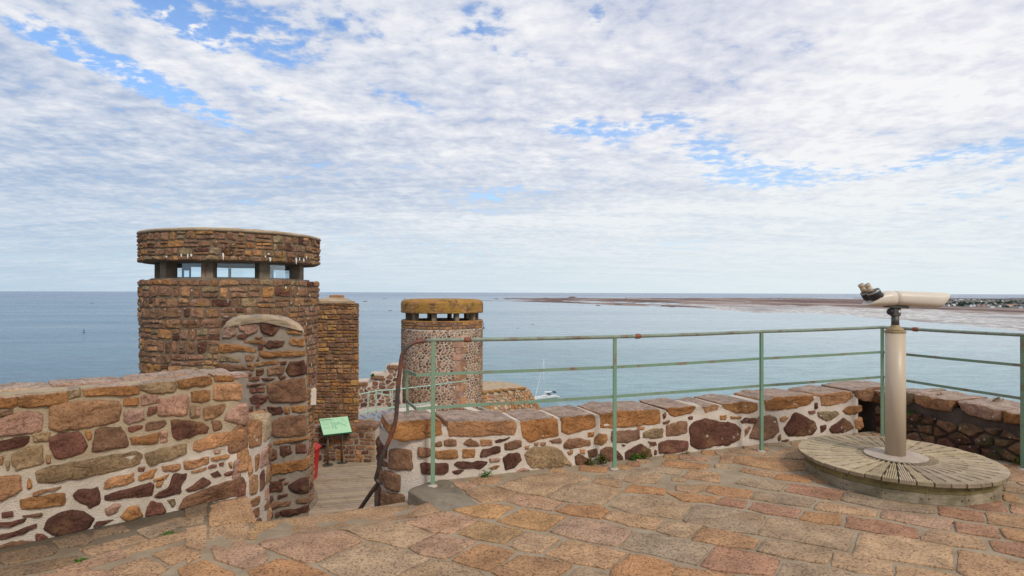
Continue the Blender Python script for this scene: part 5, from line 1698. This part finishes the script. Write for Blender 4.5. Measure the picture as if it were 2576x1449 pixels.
def far_railing():
    t = thing('metal_railing', 'pale green railing around the lead roof near the smaller tower', 'railing', tuple(at_z(947, 1073, DECK)))
    zt = -1.75; top = [at_z(x, y, zt) for x, y in ((880,997),(904,992),(947,983.5),(987,980.5),(1083,970),(1179,957))]
    m = MB(); m.smooth = True; m.tube(top, .022, 8); m.build('top_rail', M['railfar'], t)
    for i, (x, y) in enumerate(((926,989),(947,985),(987,981))):
        a = at_z(x, y, zt); p = MB(); p.box(Vector((a.x, a.y, (zt+DECK)/2)), (.02,0,0), (0,.02,0), (0,0,(zt-DECK)/2)); p.build('post', M['railfar'], t)
    m = MB(); mid = [at_z(x, y, -2.33) for x, y in ((904,1041),(926,1035),(947,1030.5),(987,1024.5),(1083,1013))]
    flatbar(m, mid, .05, .02); m.build('middle_rail', M['railfar'], t)
    m = MB(); flatbar(m, [at_z(944, 987, -1.78), at_z(991, 997.5, -2.0)], .04, .02); m.build('brace', M['railfar'], t)
    t2 = thing('stair_handrail', 'thin grey-green handrail sloping down along the pale coping of the stair wall', 'handrail', tuple(at_z(1153, 1015, -3.0)))
    m = MB(); m.smooth = True; m.tube([at_y(1092, 977, 26), at_y(1135, 994.5, 25), at_y(1180, 1014, 24), at_y(1203, 1023, 23.4), at_y(1256, 1042, 22.3)], .028, 8); m.build('rail', M['railfar'], t2)
    for x, y0, y1, d in ((1104.6, 982, 995, 25.7), (1153, 1002, 1016, 24.6), (1217, 1028.5, 1042, 23.1)):
        a, b = at_y(x, y0, d), at_y(x, y1, d); p = MB(); p.box((a+b)/2, (.02,0,0), (0,.02,0), (b-a)/2); p.build('post', M['railfar'], t2)
far_railing()

# ================================================================== round wooden platform and binoculars
PC = Vector((3.346, 5.165, 0)); HT = .184
def platform():
    rnd = random.Random(71)
    t = thing('round_platform', 'low round platform of radiating grooved grey deck boards', 'platform', tuple(PC))
    n = 42; R_ = .765; m = MB()
    for k in range(n):
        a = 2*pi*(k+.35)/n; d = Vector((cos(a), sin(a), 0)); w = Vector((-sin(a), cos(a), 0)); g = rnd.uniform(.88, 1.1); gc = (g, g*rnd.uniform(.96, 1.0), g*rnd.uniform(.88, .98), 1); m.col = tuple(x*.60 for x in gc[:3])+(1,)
        tn = math.tan(pi/n); Rk = R_*rnd.uniform(.993, 1.004); hw = Rk*tn-.0055; r0 = .05; zb = HT-.030+rnd.uniform(-.0015, .0015)
        hw0 = max(.001, r0*tn-.0045)
        P = [PC+d*r0-w*hw0, PC+d*Rk-w*hw, PC+d*Rk+w*hw, PC+d*r0+w*hw0]
        A = [m.vert(p+Vector((0,0,zb))) for p in P]; B = [m.vert(p+Vector((0,0,zb+.022))) for p in P]
        for i in range(4): m.face(A[i], A[(i+1) % 4], B[(i+1) % 4], B[i])
        m.face(*B)
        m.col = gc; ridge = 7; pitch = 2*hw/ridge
        for j in range(ridge):
            c = -hw+pitch*(j+.5); rr = max(r0, (abs(c)+pitch*.3+.0035)/tn)
            if rr > Rk-.02: continue
            L = (Rk-rr)/2; m.box(PC+d*(rr+L)+w*c+Vector((0,0,zb+.022+.0042)), d*(L-.0005), w*(pitch*.33), Vector((0,0,.0040)), .0012)
    m.col = (1,1,1,1)
    m.build('deck_boards', M['wood_top'], t)
    s = MB(); ns = 16; Rb = .722
    for k in range(ns):
        a0, a1 = 2*pi*(k+.22)/ns, 2*pi*(k+1.22)/ns
        p0, p1 = PC+Vector((cos(a0), sin(a0), 0))*Rb, PC+Vector((cos(a1), sin(a1), 0))*Rb; e = (p1-p0)/2; nn = Vector((e.y, -e.x, 0)).normalized(); c = (p0+p1)/2
        for z0, z1 in ((.002, .084), (.087, .153)):
            g = rnd.uniform(.9, 1.2)*(1 if z0 < .05 else .62); s.col = (g, g, g*(.97 if z0 < .05 else .60), 1)
            s.box(c+nn*rnd.uniform(-.0015, .0015)-nn*.009+Vector((0,0,(z0+z1)/2)), e*.994, nn*.009, Vector((0,0,(z1-z0)/2)), .002)
    s.col = (.25,.25,.22,1); s.lathe((PC.x, PC.y, 0), [(.66, .0), (.66, .15)], 32)
    s.build('skirt_boards', M['wood_side'], t)
    for k in range(ns):
        a = 2*pi*(k+.22)/ns
        for o, z in ((.035, .05), (.035, .12), (-.035, .045)):
            b = MB(); q = PC+Vector((cos(a+o), sin(a+o), 0))*(Rb-.001); dd = Vector((cos(a), sin(a), 0)); b.lathe(q+Vector((0,0,z)), [(.005, -.004), (.005, .003)], 8, ax=dd); b.build('screw', M['darkmetal'], t)
platform()

def binoculars():
    t = thing('viewing_binoculars', 'cream coin-free viewing binoculars on a thick cream pedestal on the round platform'.replace('coin-free ', ''), 'binoculars', (PC.x, PC.y, HT))
    c = PC
    m = MB(); m.smooth = False; m.lathe(c, [(.238, HT+.001), (.240, HT+.011), (.236, HT+.014)], 64); bp = m.build('base_plate', M['plate'], t)
    m = MB(); m.smooth = True; m.lathe(c, [(.0785, HT+.013), (.0785, 1.262)], 48); m.build('pedestal_column', M['cream'], t)
    m = MB(); m.lathe(c, [(.0805, 1.256), (.0815, 1.262), (.0815, 1.272), (.078, 1.276)], 48); m.build('top_rim', M['creamdirty'], t)
    m = MB(); m.smooth = True; m.lathe(c, [(.076, 1.276), (.060, 1.294), (.034, 1.318), (.031, 1.325)], 40); m.build('cone', M['creamdirty'], t)
    m = MB(); m.smooth = True; m.lathe(c, [(.031, 1.322), (.030, 1.405)], 32); m.build('neck', M['darkmetal'], t)
    m = MB(); m.box(c+Vector((0,0,1.437)), (.034,0,0), (0,.033,0), (0,0,.036), .008); m.box(c+Vector((-.012,0,1.467)), (.020,0,0), (0,.03,0), (0,0,.008), .004)
    h = m.build('clamp_head', M['darkmetal'], t)
    m = MB(); m.smooth = True; m.lathe(c+Vector((.015,-.033,1.440)), [(.0135, 0), (.0135, .006), (.006, .008)], 20, ax=(0,-1,0)); m.build('pivot_bolt', M['chrome'], h)
    m = MB(); m.smooth = True; m.lathe(c+Vector((-.034,-.004,1.440)), [(.012,0), (.012,.008), (.027,.010), (.028,.026), (.020,.030)], 20, ax=(-1,-.25,0)); m.build('clamp_knob', M['black'], h)
    m = MB(); m.box(c+Vector((.006,0,1.4835)), (.088,0,-.0045), (0,.045,0), (0,0,.011), .003); m.build('mounting_plate', M['darkmetal'], t)
    # body: lofted rounded sections along x
    def sec(x0, zc, hh, hw, slant, n=40, k=2.6):
        out = []
        for i in range(n):
            a = 2*pi*i/n; cy, cz = cos(a), sin(a); y = hw*math.copysign(abs(cy)**(2/k), cy); z = hh*math.copysign(abs(cz)**(2/k), cz)
            out.append(Vector((c.x+x0+slant*(z/hh), c.y+y, zc+z)))
        return out
    def loft(secs, cap0=True, cap1=True):
        m = MB(); m.smooth = True; R_ = [[m.vert(p) for p in s] for s in secs]
        for A, B in zip(R_, R_[1:]):
            n = len(A)
            for i in range(n): m.face(A[i], A[(i+1) % n], B[(i+1) % n], B[i])
        m.smooth = False
        if cap0: m.face(*R_[0][::-1])
        if cap1: m.face(*R_[-1])
        return m
    body = [sec(-.030, 1.5585, .0625, .088, 0), sec(.02, 1.5575, .064, .090, 0), sec(.15, 1.5505, .067, .094, .004), sec(.27, 1.545, .068, .096, .012), sec(.35, 1.5405, .068, .097, .030), sec(.385, 1.539, .067, .096, .046), sec(.395, 1.5388, .064, .092, .050), sec(.385, 1.539, .058, .086, .046), sec(.33, 1.54, .056, .084, .02)]
    loft(body).build('barrel_housing', M['creambody'], t)
    for s_ in (-1, 1):
        m = MB(); m.lathe(c+Vector((.345, s_*.043, 1.54)), [(.038, 0), (.038, .004), (.030, .008), (.01, .010)], 24, ax=(1,0,0)); m.build('objective_lens', M['lens'], t)
    back = [sec(-.205, 1.5485, .052, .078, .062), sec(-.195, 1.549, .058, .084, .068), sec(-.16, 1.551, .0635, .089, .050), sec(-.09, 1.5545, .0655, .091, .012), sec(-.035, 1.557, .066, .092, 0), sec(-.028, 1.557, .0630, .089, 0)]
    loft(back).build('prism_housing', M['creambody'], t)
    ax = Vector((-.50, 0, .866))
    for s_ in (-1, 1):
        b0 = c+Vector((-.190, s_*.047, 1.562)); m = MB(); m.smooth = True
        m.lathe(b0, [(.050, 0), (.0545, .006), (.0545, .060), (.052, .066), (.044, .068)], 36, ax=ax); h = m.build('eyepiece_housing', M['black'], t)
        m = MB(); m.lathe(b0, [(.0553, .054), (.0553, .061), (.052, .0675)], 36, ax=ax, cap=False); m.build('metal_band', M['rim'], h)
        m = MB(); m.lathe(b0+Vector((.03,-.02*s_*0,-.004)), [(.038, 0), (.040, .03)], 28, ax=ax); m.build('housing_foot', M['black'], h)
        e0 = c+Vector((-.243, s_*.045, 1.622)); m = MB(); m.smooth = True
        m.lathe(e0, [(.025, -.01), (.025, .028), (.0238, .030), (.0238, .046), (.0255, .048), (.0265, .062), (.024, .066), (.018, .066), (.017, .060)], 28, ax=ax, cap=True); e = m.build('eyepiece', M['cream'], t)
        m = MB(); m.lathe(e0, [(.0185, .0665), (.006, .0668)], 24, ax=ax); m.build('ocular_glass', M['lens'], e)
        m = MB(); m.lathe(e0, [(.0232, .031), (.0232, .034)], 28, ax=ax, cap=False); m.build('grip_ring', M['rim'], e)
binoculars()

# ================================================================== information board, red box
def board():
    t = thing('information_board', 'mint green tilted information board on two bronze posts on the boardwalk', 'board', tuple(at_z(842, 1167, DECK)))
    BL, BR, TR, TL = at_y(813, 1095.3, 15.10), at_y(886.3, 1087.1, 15.33), at_y(875.2, 1047.1, 15.75), at_y(801.9, 1053.8, 15.52)
    Q = Quad(BL, BR, TR, TL)
    if Q.n.y > 0: Q.n = -Q.n
    def slab(mb, u0, u1, v0, v1, d0, d1):
        a = [mb.vert(Q(u, v, d0)) for u, v in ((u0,v0),(u1,v0),(u1,v1),(u0,v1))]; b = [mb.vert(Q(u, v, d1)) for u, v in ((u0,v0),(u1,v0),(u1,v1),(u0,v1))]
        for i in range(4): mb.face(a[i], a[(i+1) % 4], b[(i+1) % 4], b[i])
        mb.face(*a[::-1]); mb.face(*b)
    W, H = Q.W, Q.H
    m = MB(); slab(m, 0, W, 0, H, -.035, 0); fr = m.build('frame', M['green'], t)
    m = MB(); slab(m, .012, W-.012, .014, H-.006, .001, .004); pn = m.build('panel', M['mint'], t)
    rnd = random.Random(5)
    m = MB()
    def line(u0, u1, v, h, fill=.8):
        u = u0
        while u < u1:
            w = rnd.uniform(.008, .028)
            if u+w > u1: break
            slab(m, u, u+w, v, v+h, .0045, .005); u += w+.005
    line(.03, .32, H-.055, .014); line(.03, .36, H-.080, .013); m.build('heading_lettering', M['ink'], pn)
    for u0, u1, v0, nl, st, hh in ((.04,.22,.125,4,.013,.005),(.05,.22,.200,5,.013,.005),(.05,.23,.330,4,.013,.005),(.245,.33,.115,8,.014,.006),(.52,.64,.075,4,.013,.005),(.53,.65,.145,4,.013,.005),(.60,.67,.215,3,.013,.005)):
        m = MB()
        for j in range(nl): line(u0, u1, H-v0-st*j, hh)
        m.build('text_block', M['inkgrey'], pn)
    m = MB()
    for u0, u1, v0, v1 in ((.34,.37,.16,.40),(.37,.39,.18,.22),(.38,.40,.30,.36),(.41,.44,.30,.38),(.44,.48,.33,.39),(.45,.47,.39,.42),(.48,.52,.30,.36),(.52,.56,.28,.32),(.56,.60,.25,.29),(.60,.63,.22,.26),(.35,.60,.296,.304),(.27,.29,.18,.40),(.31,.325,.20,.37)):
        slab(m, u0, u1, v0*H/.56, v1*H/.56, .0045, .0052)
    m.build('castle_plan', M['inkgrey'], pn)
    m = MB(); cu, cv = .455, H-.055
    for a in range(4):
        an = a*pi/2; m.poly([Q(cu+.020*cos(an), cv+.022*sin(an), .006), Q(cu+.004*cos(an+pi/4), cv+.004*sin(an+pi/4), .006), Q(cu, cv, .006), Q(cu+.004*cos(an-pi/4), cv+.004*sin(an-pi/4), .006)])
    m.build('compass_mark', M['ink'], pn)
    for x, y in ((824.5, 1170), (860.8, 1164)):
        f = at_z(x, y, DECK+.003); m = MB(); zt = Q(W*.5, H*.38).z
        m.smooth = True; m.tube([f, Vector((f.x, f.y, -1.93 if x < 840 else -1.90))], .026, 16); p = m.build('post', M['bronze'], t)
        m = MB(); m.lathe(f, [(.135, 0), (.135, .012), (.04, .016)], 28); m.build('base_plate', M['darkmetal'], p)
    m = MB(); slab(m, W*.12, W*.9, H*.32, H*.45, -.07, -.036); m.build('back_bracket', M['darkmetal'], t)
board()
def red_box():
    t = thing('red_box', 'bright red tapering box with pitched lid half hidden behind the round tower base', 'box', (-4.83, 14.25, DECK))
    c = Vector((-4.83, 14.25, 0)); m = MB()
    def fr(z0, a0, z1, a1):
        A = [m.vert((c.x+a0*x, c.y+a0*y, z0)) for x, y in ((-1,-1),(1,-1),(1,1),(-1,1))]; B = [m.vert((c.x+a1*x, c.y+a1*y, z1)) for x, y in ((-1,-1),(1,-1),(1,1),(-1,1))]
        for i in range(4): m.face(A[i], A[(i+1) % 4], B[(i+1) % 4], B[i])
        m.face(*A[::-1]); m.face(*B)
    fr(DECK+.01, .125, -2.17, .165); m.build('body', M['red'], t)
    m = MB(); fr(-2.175, .205, -2.155, .205); m.build('lid_rim', M['red'], t)
    m = MB(); fr(-2.156, .198, -1.96, .012); m.build('pitched_lid', M['red'], t)
    m = MB(); m.box((c.x-.01, c.y-.168, -2.31), (.085,0,0), (0,.004,0), (0,-.01,.11)); m.build('notice', M['paper'], t)
red_box()

# ================================================================== boat, buoy, beacon, rocks
def yacht():
    a, b = at_z(1347, 1005.5, SEA), at_z(1396, 1000, SEA); ax = (b-a); L = ax.length; ax.normalize(); s = Vector((-ax.y, ax.x, 0)); up = Vector((0,0,1))
    t = thing('sailing_yacht', 'white sailing yacht with furled sails anchored in the bay', 'yacht', tuple(a.lerp(b, .5)))
    S = [(-.05,.06,1.55,.0),(.05,.9,1.45,.25),(.2,2.3,1.35,.9),(.4,3.4,1.25,1.5),(.6,3.8,1.2,1.75),(.8,3.6,1.2,1.7),(.97,3.0,1.25,1.4),(1.03,2.9,1.28,1.35)]
    m = MB(); m.smooth = True; rings = []
    for f, w, h, wl in S:
        c = a+ax*(L*f); rings.append([m.vert(c+s*(k*w/2)+up*z) for k, z in ((-1,h),(-.92,h*.45),(-.6*wl/max(w/2,.1) if w>.1 else 0,-.1),(0,-.35),(.6*wl/max(w/2,.1) if w>.1 else 0,-.1),(.92,h*.45),(1,h))])
    for A, B in zip(rings, rings[1:]):
        for i in range(6): m.face(A[i], A[i+1], B[i+1], B[i])
    m.face(*rings[-1]); m.build('hull', M['white'], t)
    m = MB()
    for A, B in zip(rings, rings[1:]): pass
    R2 = [[m.vert(a+ax*(L*f)+s*(k*w*.49)+up*(h+.01)) for k in (-1, 0, 1)] for f, w, h, wl in S]
    for A, B in zip(R2, R2[1:]):
        for i in range(2): m.face(A[i], A[i+1], B[i+1], B[i])
    m.build('deck', M['white'], t)
    m = MB(); m.box(a+ax*(L*.52)+up*1.55, ax*2.4, s*1.1, up*.32, .2); m.build('cabin', M['white'], t)
    m = MB(); m.box(a+ax*(L*.50)+up*1.60, ax*1.9, s*1.13, up*.10); m.build('cabin_window', M['navy'], t)
    mb_ = a+ax*(L*.42); tp = at_y(1368.8, 903, mb_.y); hh = tp.z-SEA
    m = MB(); m.smooth = True; m.tube([mb_+up*1.2, mb_+up*hh], .13, 8, rs=[.14, .09]); m.build('mast', M['white'], t)
    m = MB(); m.tube([mb_+up*2.9, a+ax*(L*.86)+up*3.1], .10, 8); m.build('boom', M['white'], t)
    m = MB(); m.smooth = True; m.tube([mb_+up*4.1+ax*.2, mb_+up*3.5+ax*.9, a+ax*(L*.6)+up*3.25, a+ax*(L*.86)+up*3.35], .28, 8, rs=[.12,.25,.30,.14]); m.build('furled_mainsail', M['sail'], t)
    m = MB(); m.tube([a+ax*(L*.0)+up*1.6, mb_+up*(hh*.97)], .09, 6, rs=[.13, .04]); m.build('furled_jib', M['sail'], t)
    m = MB()
    m.tube([a+ax*(L*.15)+up*1.5, mb_+up*(hh*.72)], .05, 5)
    m.tube([a+ax*(L*1.0)+up*1.4, mb_+up*(hh*.99)], .018, 4)
    for k in (-1, 1):
        m.tube([mb_+s*(1.7*k)+up*1.3, mb_+s*(1.2*k)+up*(hh*.38), mb_+s*(1.0*k)+up*(hh*.62), mb_+up*(hh*.97)], .022, 4)
    m.build('rigging', M['wire'], t)
    for f, w in ((.38, 1.2), (.60, 1.0)):
        m = MB(); m.tube([mb_-s*w+up*(hh*f), mb_+s*w+up*(hh*f)], .05, 5); m.build('spreader', M['white'], t)
    def hood(f, r, z, ln, nm):
        m = MB(); m.smooth = True; R_ = []
        for j in range(4):
            c = a+ax*(L*f+ln*(j/3-.5)); k = [1, 1.08, 1.05, .9][j]
            R_.append([m.vert(c+s*(r*cos(pi*i/8))+up*(z+.95*k*sin(pi*i/8))) for i in range(9)])
        for A, B in zip(R_, R_[1:]):
            for i in range(8): m.face(A[i], A[i+1], B[i+1], B[i])
        m.build(nm, M['navy'], t)
    hood(.68, 1.1, 1.7, 1.6, 'spray_hood'); hood(.93, 1.2, 2.5, 1.9, 'bimini')
    m = MB(); c = a+ax*(L*1.09)
    for k in (-1, 1): m.tube([c+ax*-.2+s*(1.1*k)+up*.35, c+ax*1.1+s*(.8*k)+up*.4], .22, 8)
    m.box(c+ax*.4+up*.3, ax*.6, s*.7, up*.1); m.build('tender', M['white'], t)
    m = MB()
    for k in (-1, 1):
        m.tube([a+ax*(L*.03)+s*(.3*k)+up*2.1, a+ax*(L*.3)+s*(1.5*k)+up*2.0, a+ax*(L*.98)+s*(1.5*k)+up*1.95], .025, 4)
    for f in (.03,.18,.33,.48,.63,.78,.98):
        for k in (-1, 1):
            w = interp(f, [(.0,.3),(.3,1.5),(1,1.5)]); m.tube([a+ax*(L*f)+s*(w*k)+up*1.25, a+ax*(L*f)+s*(w*k)+up*2.0], .02, 4)
    m.build('guard_rail', M['wire'], t)
yacht()
def buoy():
    P = at_z(211, 836.5, SEA); t = thing('channel_buoy', 'small green channel buoy floating in the open water', 'buoy', tuple(P))
    m = MB(); m.lathe(P, [(1.5, -.4), (1.6, .3), (1.4, .9)], 20); m.build('float', M['buoyg'], t)
    m = MB()
    for k in range(4):
        a = k*pi/2; m.tube([P+Vector((cos(a), sin(a), .9)), P+Vector((cos(a)*.45, sin(a)*.45, 3.6))], .14, 5)
    m.lathe(P, [(.7, 2.2), (.6, 3.3)], 12); m.build('lattice', M['buoyg'], t)
    m = MB(); m.lathe(P, [(.15, 3.5), (.45, 3.9), (.1, 5.2)], 12); m.build('topmark', M['buoyg'], t)
    P = at_z(1216.5, 826, SEA); t = thing('beacon_post', 'thin dark beacon post standing on a rock beside the smaller tower', 'beacon', tuple(P))
    m = MB(); m.tube([P, P+Vector((0, 0, 8.5))], .35, 8, rs=[.45, .22]); m.build('pole', M['darkmetal'], t)
    m = MB(); m.box(P+Vector((0,0,8.0)), (.7,0,0), (0,.1,0), (0,0,.7)); m.build('topmark', M['darkmetal'], t)
    m = MB(); leafball(m, P, 2.5, random.Random(3), 40, .4, .5); m.build('rock_foot', M['mortar_dark'], t)
    P = at_z(1575, 754, SEA); t = thing('beacon_tower', 'tiny reddish beacon tower on the far reef', 'beacon', tuple(P))
    m = MB(); m.lathe(P, [(5, 0), (3.5, 14), (3.8, 14.5), (1, 20)], 14); m.build('tower', simple_mat('beacon_red', (.30,.12,.10), .8), t)
buoy()
def rocks():
    rm = simple_mat('sea_rock', (.085,.065,.06), .85, 0, .3, g=.3)
    data = [(1340,816.5,7,'small dark rock alone in the bay right of the smaller tower'),(918,758.5,14,'long low rock just right of the turret top'),(967,751.5,9,'faint rock near the horizon left of the smaller tower'),
            (981,782,12,'flat half-awash rock level with the yellow tower cap'),(1018,752,8,'tiny rock near the horizon above the yellow cap'),(1250,753,14,'dark islet at the left end of the reef'),
            (1440,748.5,26,'long dark islet on the skyline of the reef'),(1490,785.5,0,''),(1505,769,16,'flat rock in the water in front of the reef'),(1555,766.5,18,'dark rock ledge lying off the middle of the reef'),(1690,772,22,'low dark rock at the edge of the long reef'),
            (1712,747.5,5,'small upright rock on the reef skyline'),(1375,751,18,'thin dark skerry off the far end of the reef'),(1302,826,6,'barely showing rock in the bay beside the beacon post'),(232,763,8,'faint low rock far out on the left horizon')]
    for x, y, w, lab in data:
        if not w: continue
        P = at_z(x, y, SEA); k = P.y/F; t_ = random.Random(int(x)); m = MB(); m.smooth = False; n = 14
        W_, D_ = w*k/2, w*k*.9; h = max(.8, min(2.6*k, w*k*.12)); R1 = []; R2 = []
        for i in range(n):
            a = 2*pi*i/n; q = t_.uniform(.7, 1.2); R1.append(m.vert(P+Vector((cos(a)*W_*q, sin(a)*D_*q, -.6)))); R2.append(m.vert(P+Vector((cos(a)*W_*q*.6, sin(a)*D_*q*.6, h*t_.uniform(.35, .9)))))
        c = m.vert(P+Vector((0, 0, h)))
        for i in range(n): m.face(R1[i], R1[(i+1) % n], R2[(i+1) % n], R2[i]); m.face(R2[i], R2[(i+1) % n], c)
        tag(m.build('sea_rock', rm), lab, 'rock', 'rocks breaking the sea')
rocks()

# ================================================================== weeds
def weed(P, h, spread, n, label, mat_, seed, leaf=.010, out=Vector((0, -1, 0)), cat='weed', name='weed'):
    rnd = random.Random(seed); t = thing(name, label, cat, tuple(P)); st = MB(); lf = MB(); P = Vector(P)
    for _ in range(n):
        x = rnd.uniform(-1, 1); b = P + Vector((.93, .36, 0))*(x*spread)*(.6) + Vector((0, 0, 0)); hh = h*rnd.uniform(.4, 1)*(1-.5*abs(x)); ln = Vector((rnd.uniform(-.6, .6), rnd.uniform(-.9, .1), 0))*.45*hh + out*.01
        pts = [b, b+ln*.5+Vector((0,0,hh*.6)), b+ln+Vector((0,0,hh))]; st.tube(pts, .0012, 4, cap=False)
        for k in range(int(7+hh*90)):
            f = rnd.uniform(.1, 1.05); q = pts[0].lerp(pts[2], f)+Vector((rnd.gauss(0, .35), rnd.gauss(0, .35), rnd.gauss(0, .2)))*.035
            a = Vector((rnd.gauss(0, 1), rnd.gauss(0, 1), rnd.gauss(0, .5))).normalized(); c = a.cross(Vector((rnd.gauss(0,1), rnd.gauss(0,1), 1))).normalized(); s_ = leaf*rnd.uniform(.6, 1.4)
            lf.poly([q-a*s_, q-c*s_*.55, q+a*s_, q+c*s_*.55])
    st.build('stems', mat_, t); lf.build('leaves', mat_, t)
def on_wall(x, y):
    u, v = WA.uv(x, y); return WA(u, max(v, .0), .045)
weed(on_wall(1221, 1198), .115, .05, 7, 'bright green upright weed at the parapet foot just right of the nearest railing post', M['leaf'], 1, .011)
weed(on_wall(1496, 1172), .13, .17, 16, 'spreading olive weed clump at the parapet foot left of the second railing post', M['leaf_olive'], 2, .013)
weed(on_wall(1592, 1162), .10, .10, 9, 'green and dry weed clump at the parapet foot right of the second railing post', M['leaf'], 3, .011)
weed(on_wall(1617, 1160), .16, .06, 8, 'taller brownish weed stalks against the parapet beside the green clump', M['leaf_olive'], 4, .010)
weed(on_wall(1718, 1148), .05, .08, 10, 'dry straw-coloured tuft at the foot of the parapet', M['leaf_dry'], 5, .006)
weed(at_floor(209, 1412), .02, .05, 12, 'small green moss cushion between flagstones in the lower left', M['leaf'], 6, .008)
weed(at_floor(426, 1342), .012, .07, 12, 'thin line of green moss in a flagstone joint near the left wall', M['leaf'], 7, .007)
weed(WB(.62, .50, -.12), .05, .10, 14, 'reddish stonecrop on the coping above the first big coping stone', M['leaf_dry'], 8, .007)
weed(WB(1.08, .52, -.30), .045, .14, 18, 'reddish stonecrop tuft along the outer edge of the dark parapet', M['leaf_dry'], 9, .007)
weed(WB(1.45, .02, .05), .10, .16, 22, 'green moss and weeds at the foot of the dark parapet behind the platform', M['leaf_olive'], 10, .009)
weed(WB(.42, .28, .03), .06, .07, 12, 'green fern tuft growing in the dark parapet face', M['leaf'], 11, .008)
weed(at_y(770, 747, 12.6), .10, .05, 6, 'small green plant growing from the side of the large round tower', M['leaf'], 12, .014)
weed(at_y(939, 947, 22.4), .16, .16, 8, 'little green plant on the broken wall end', M['leaf'], 13, .03)
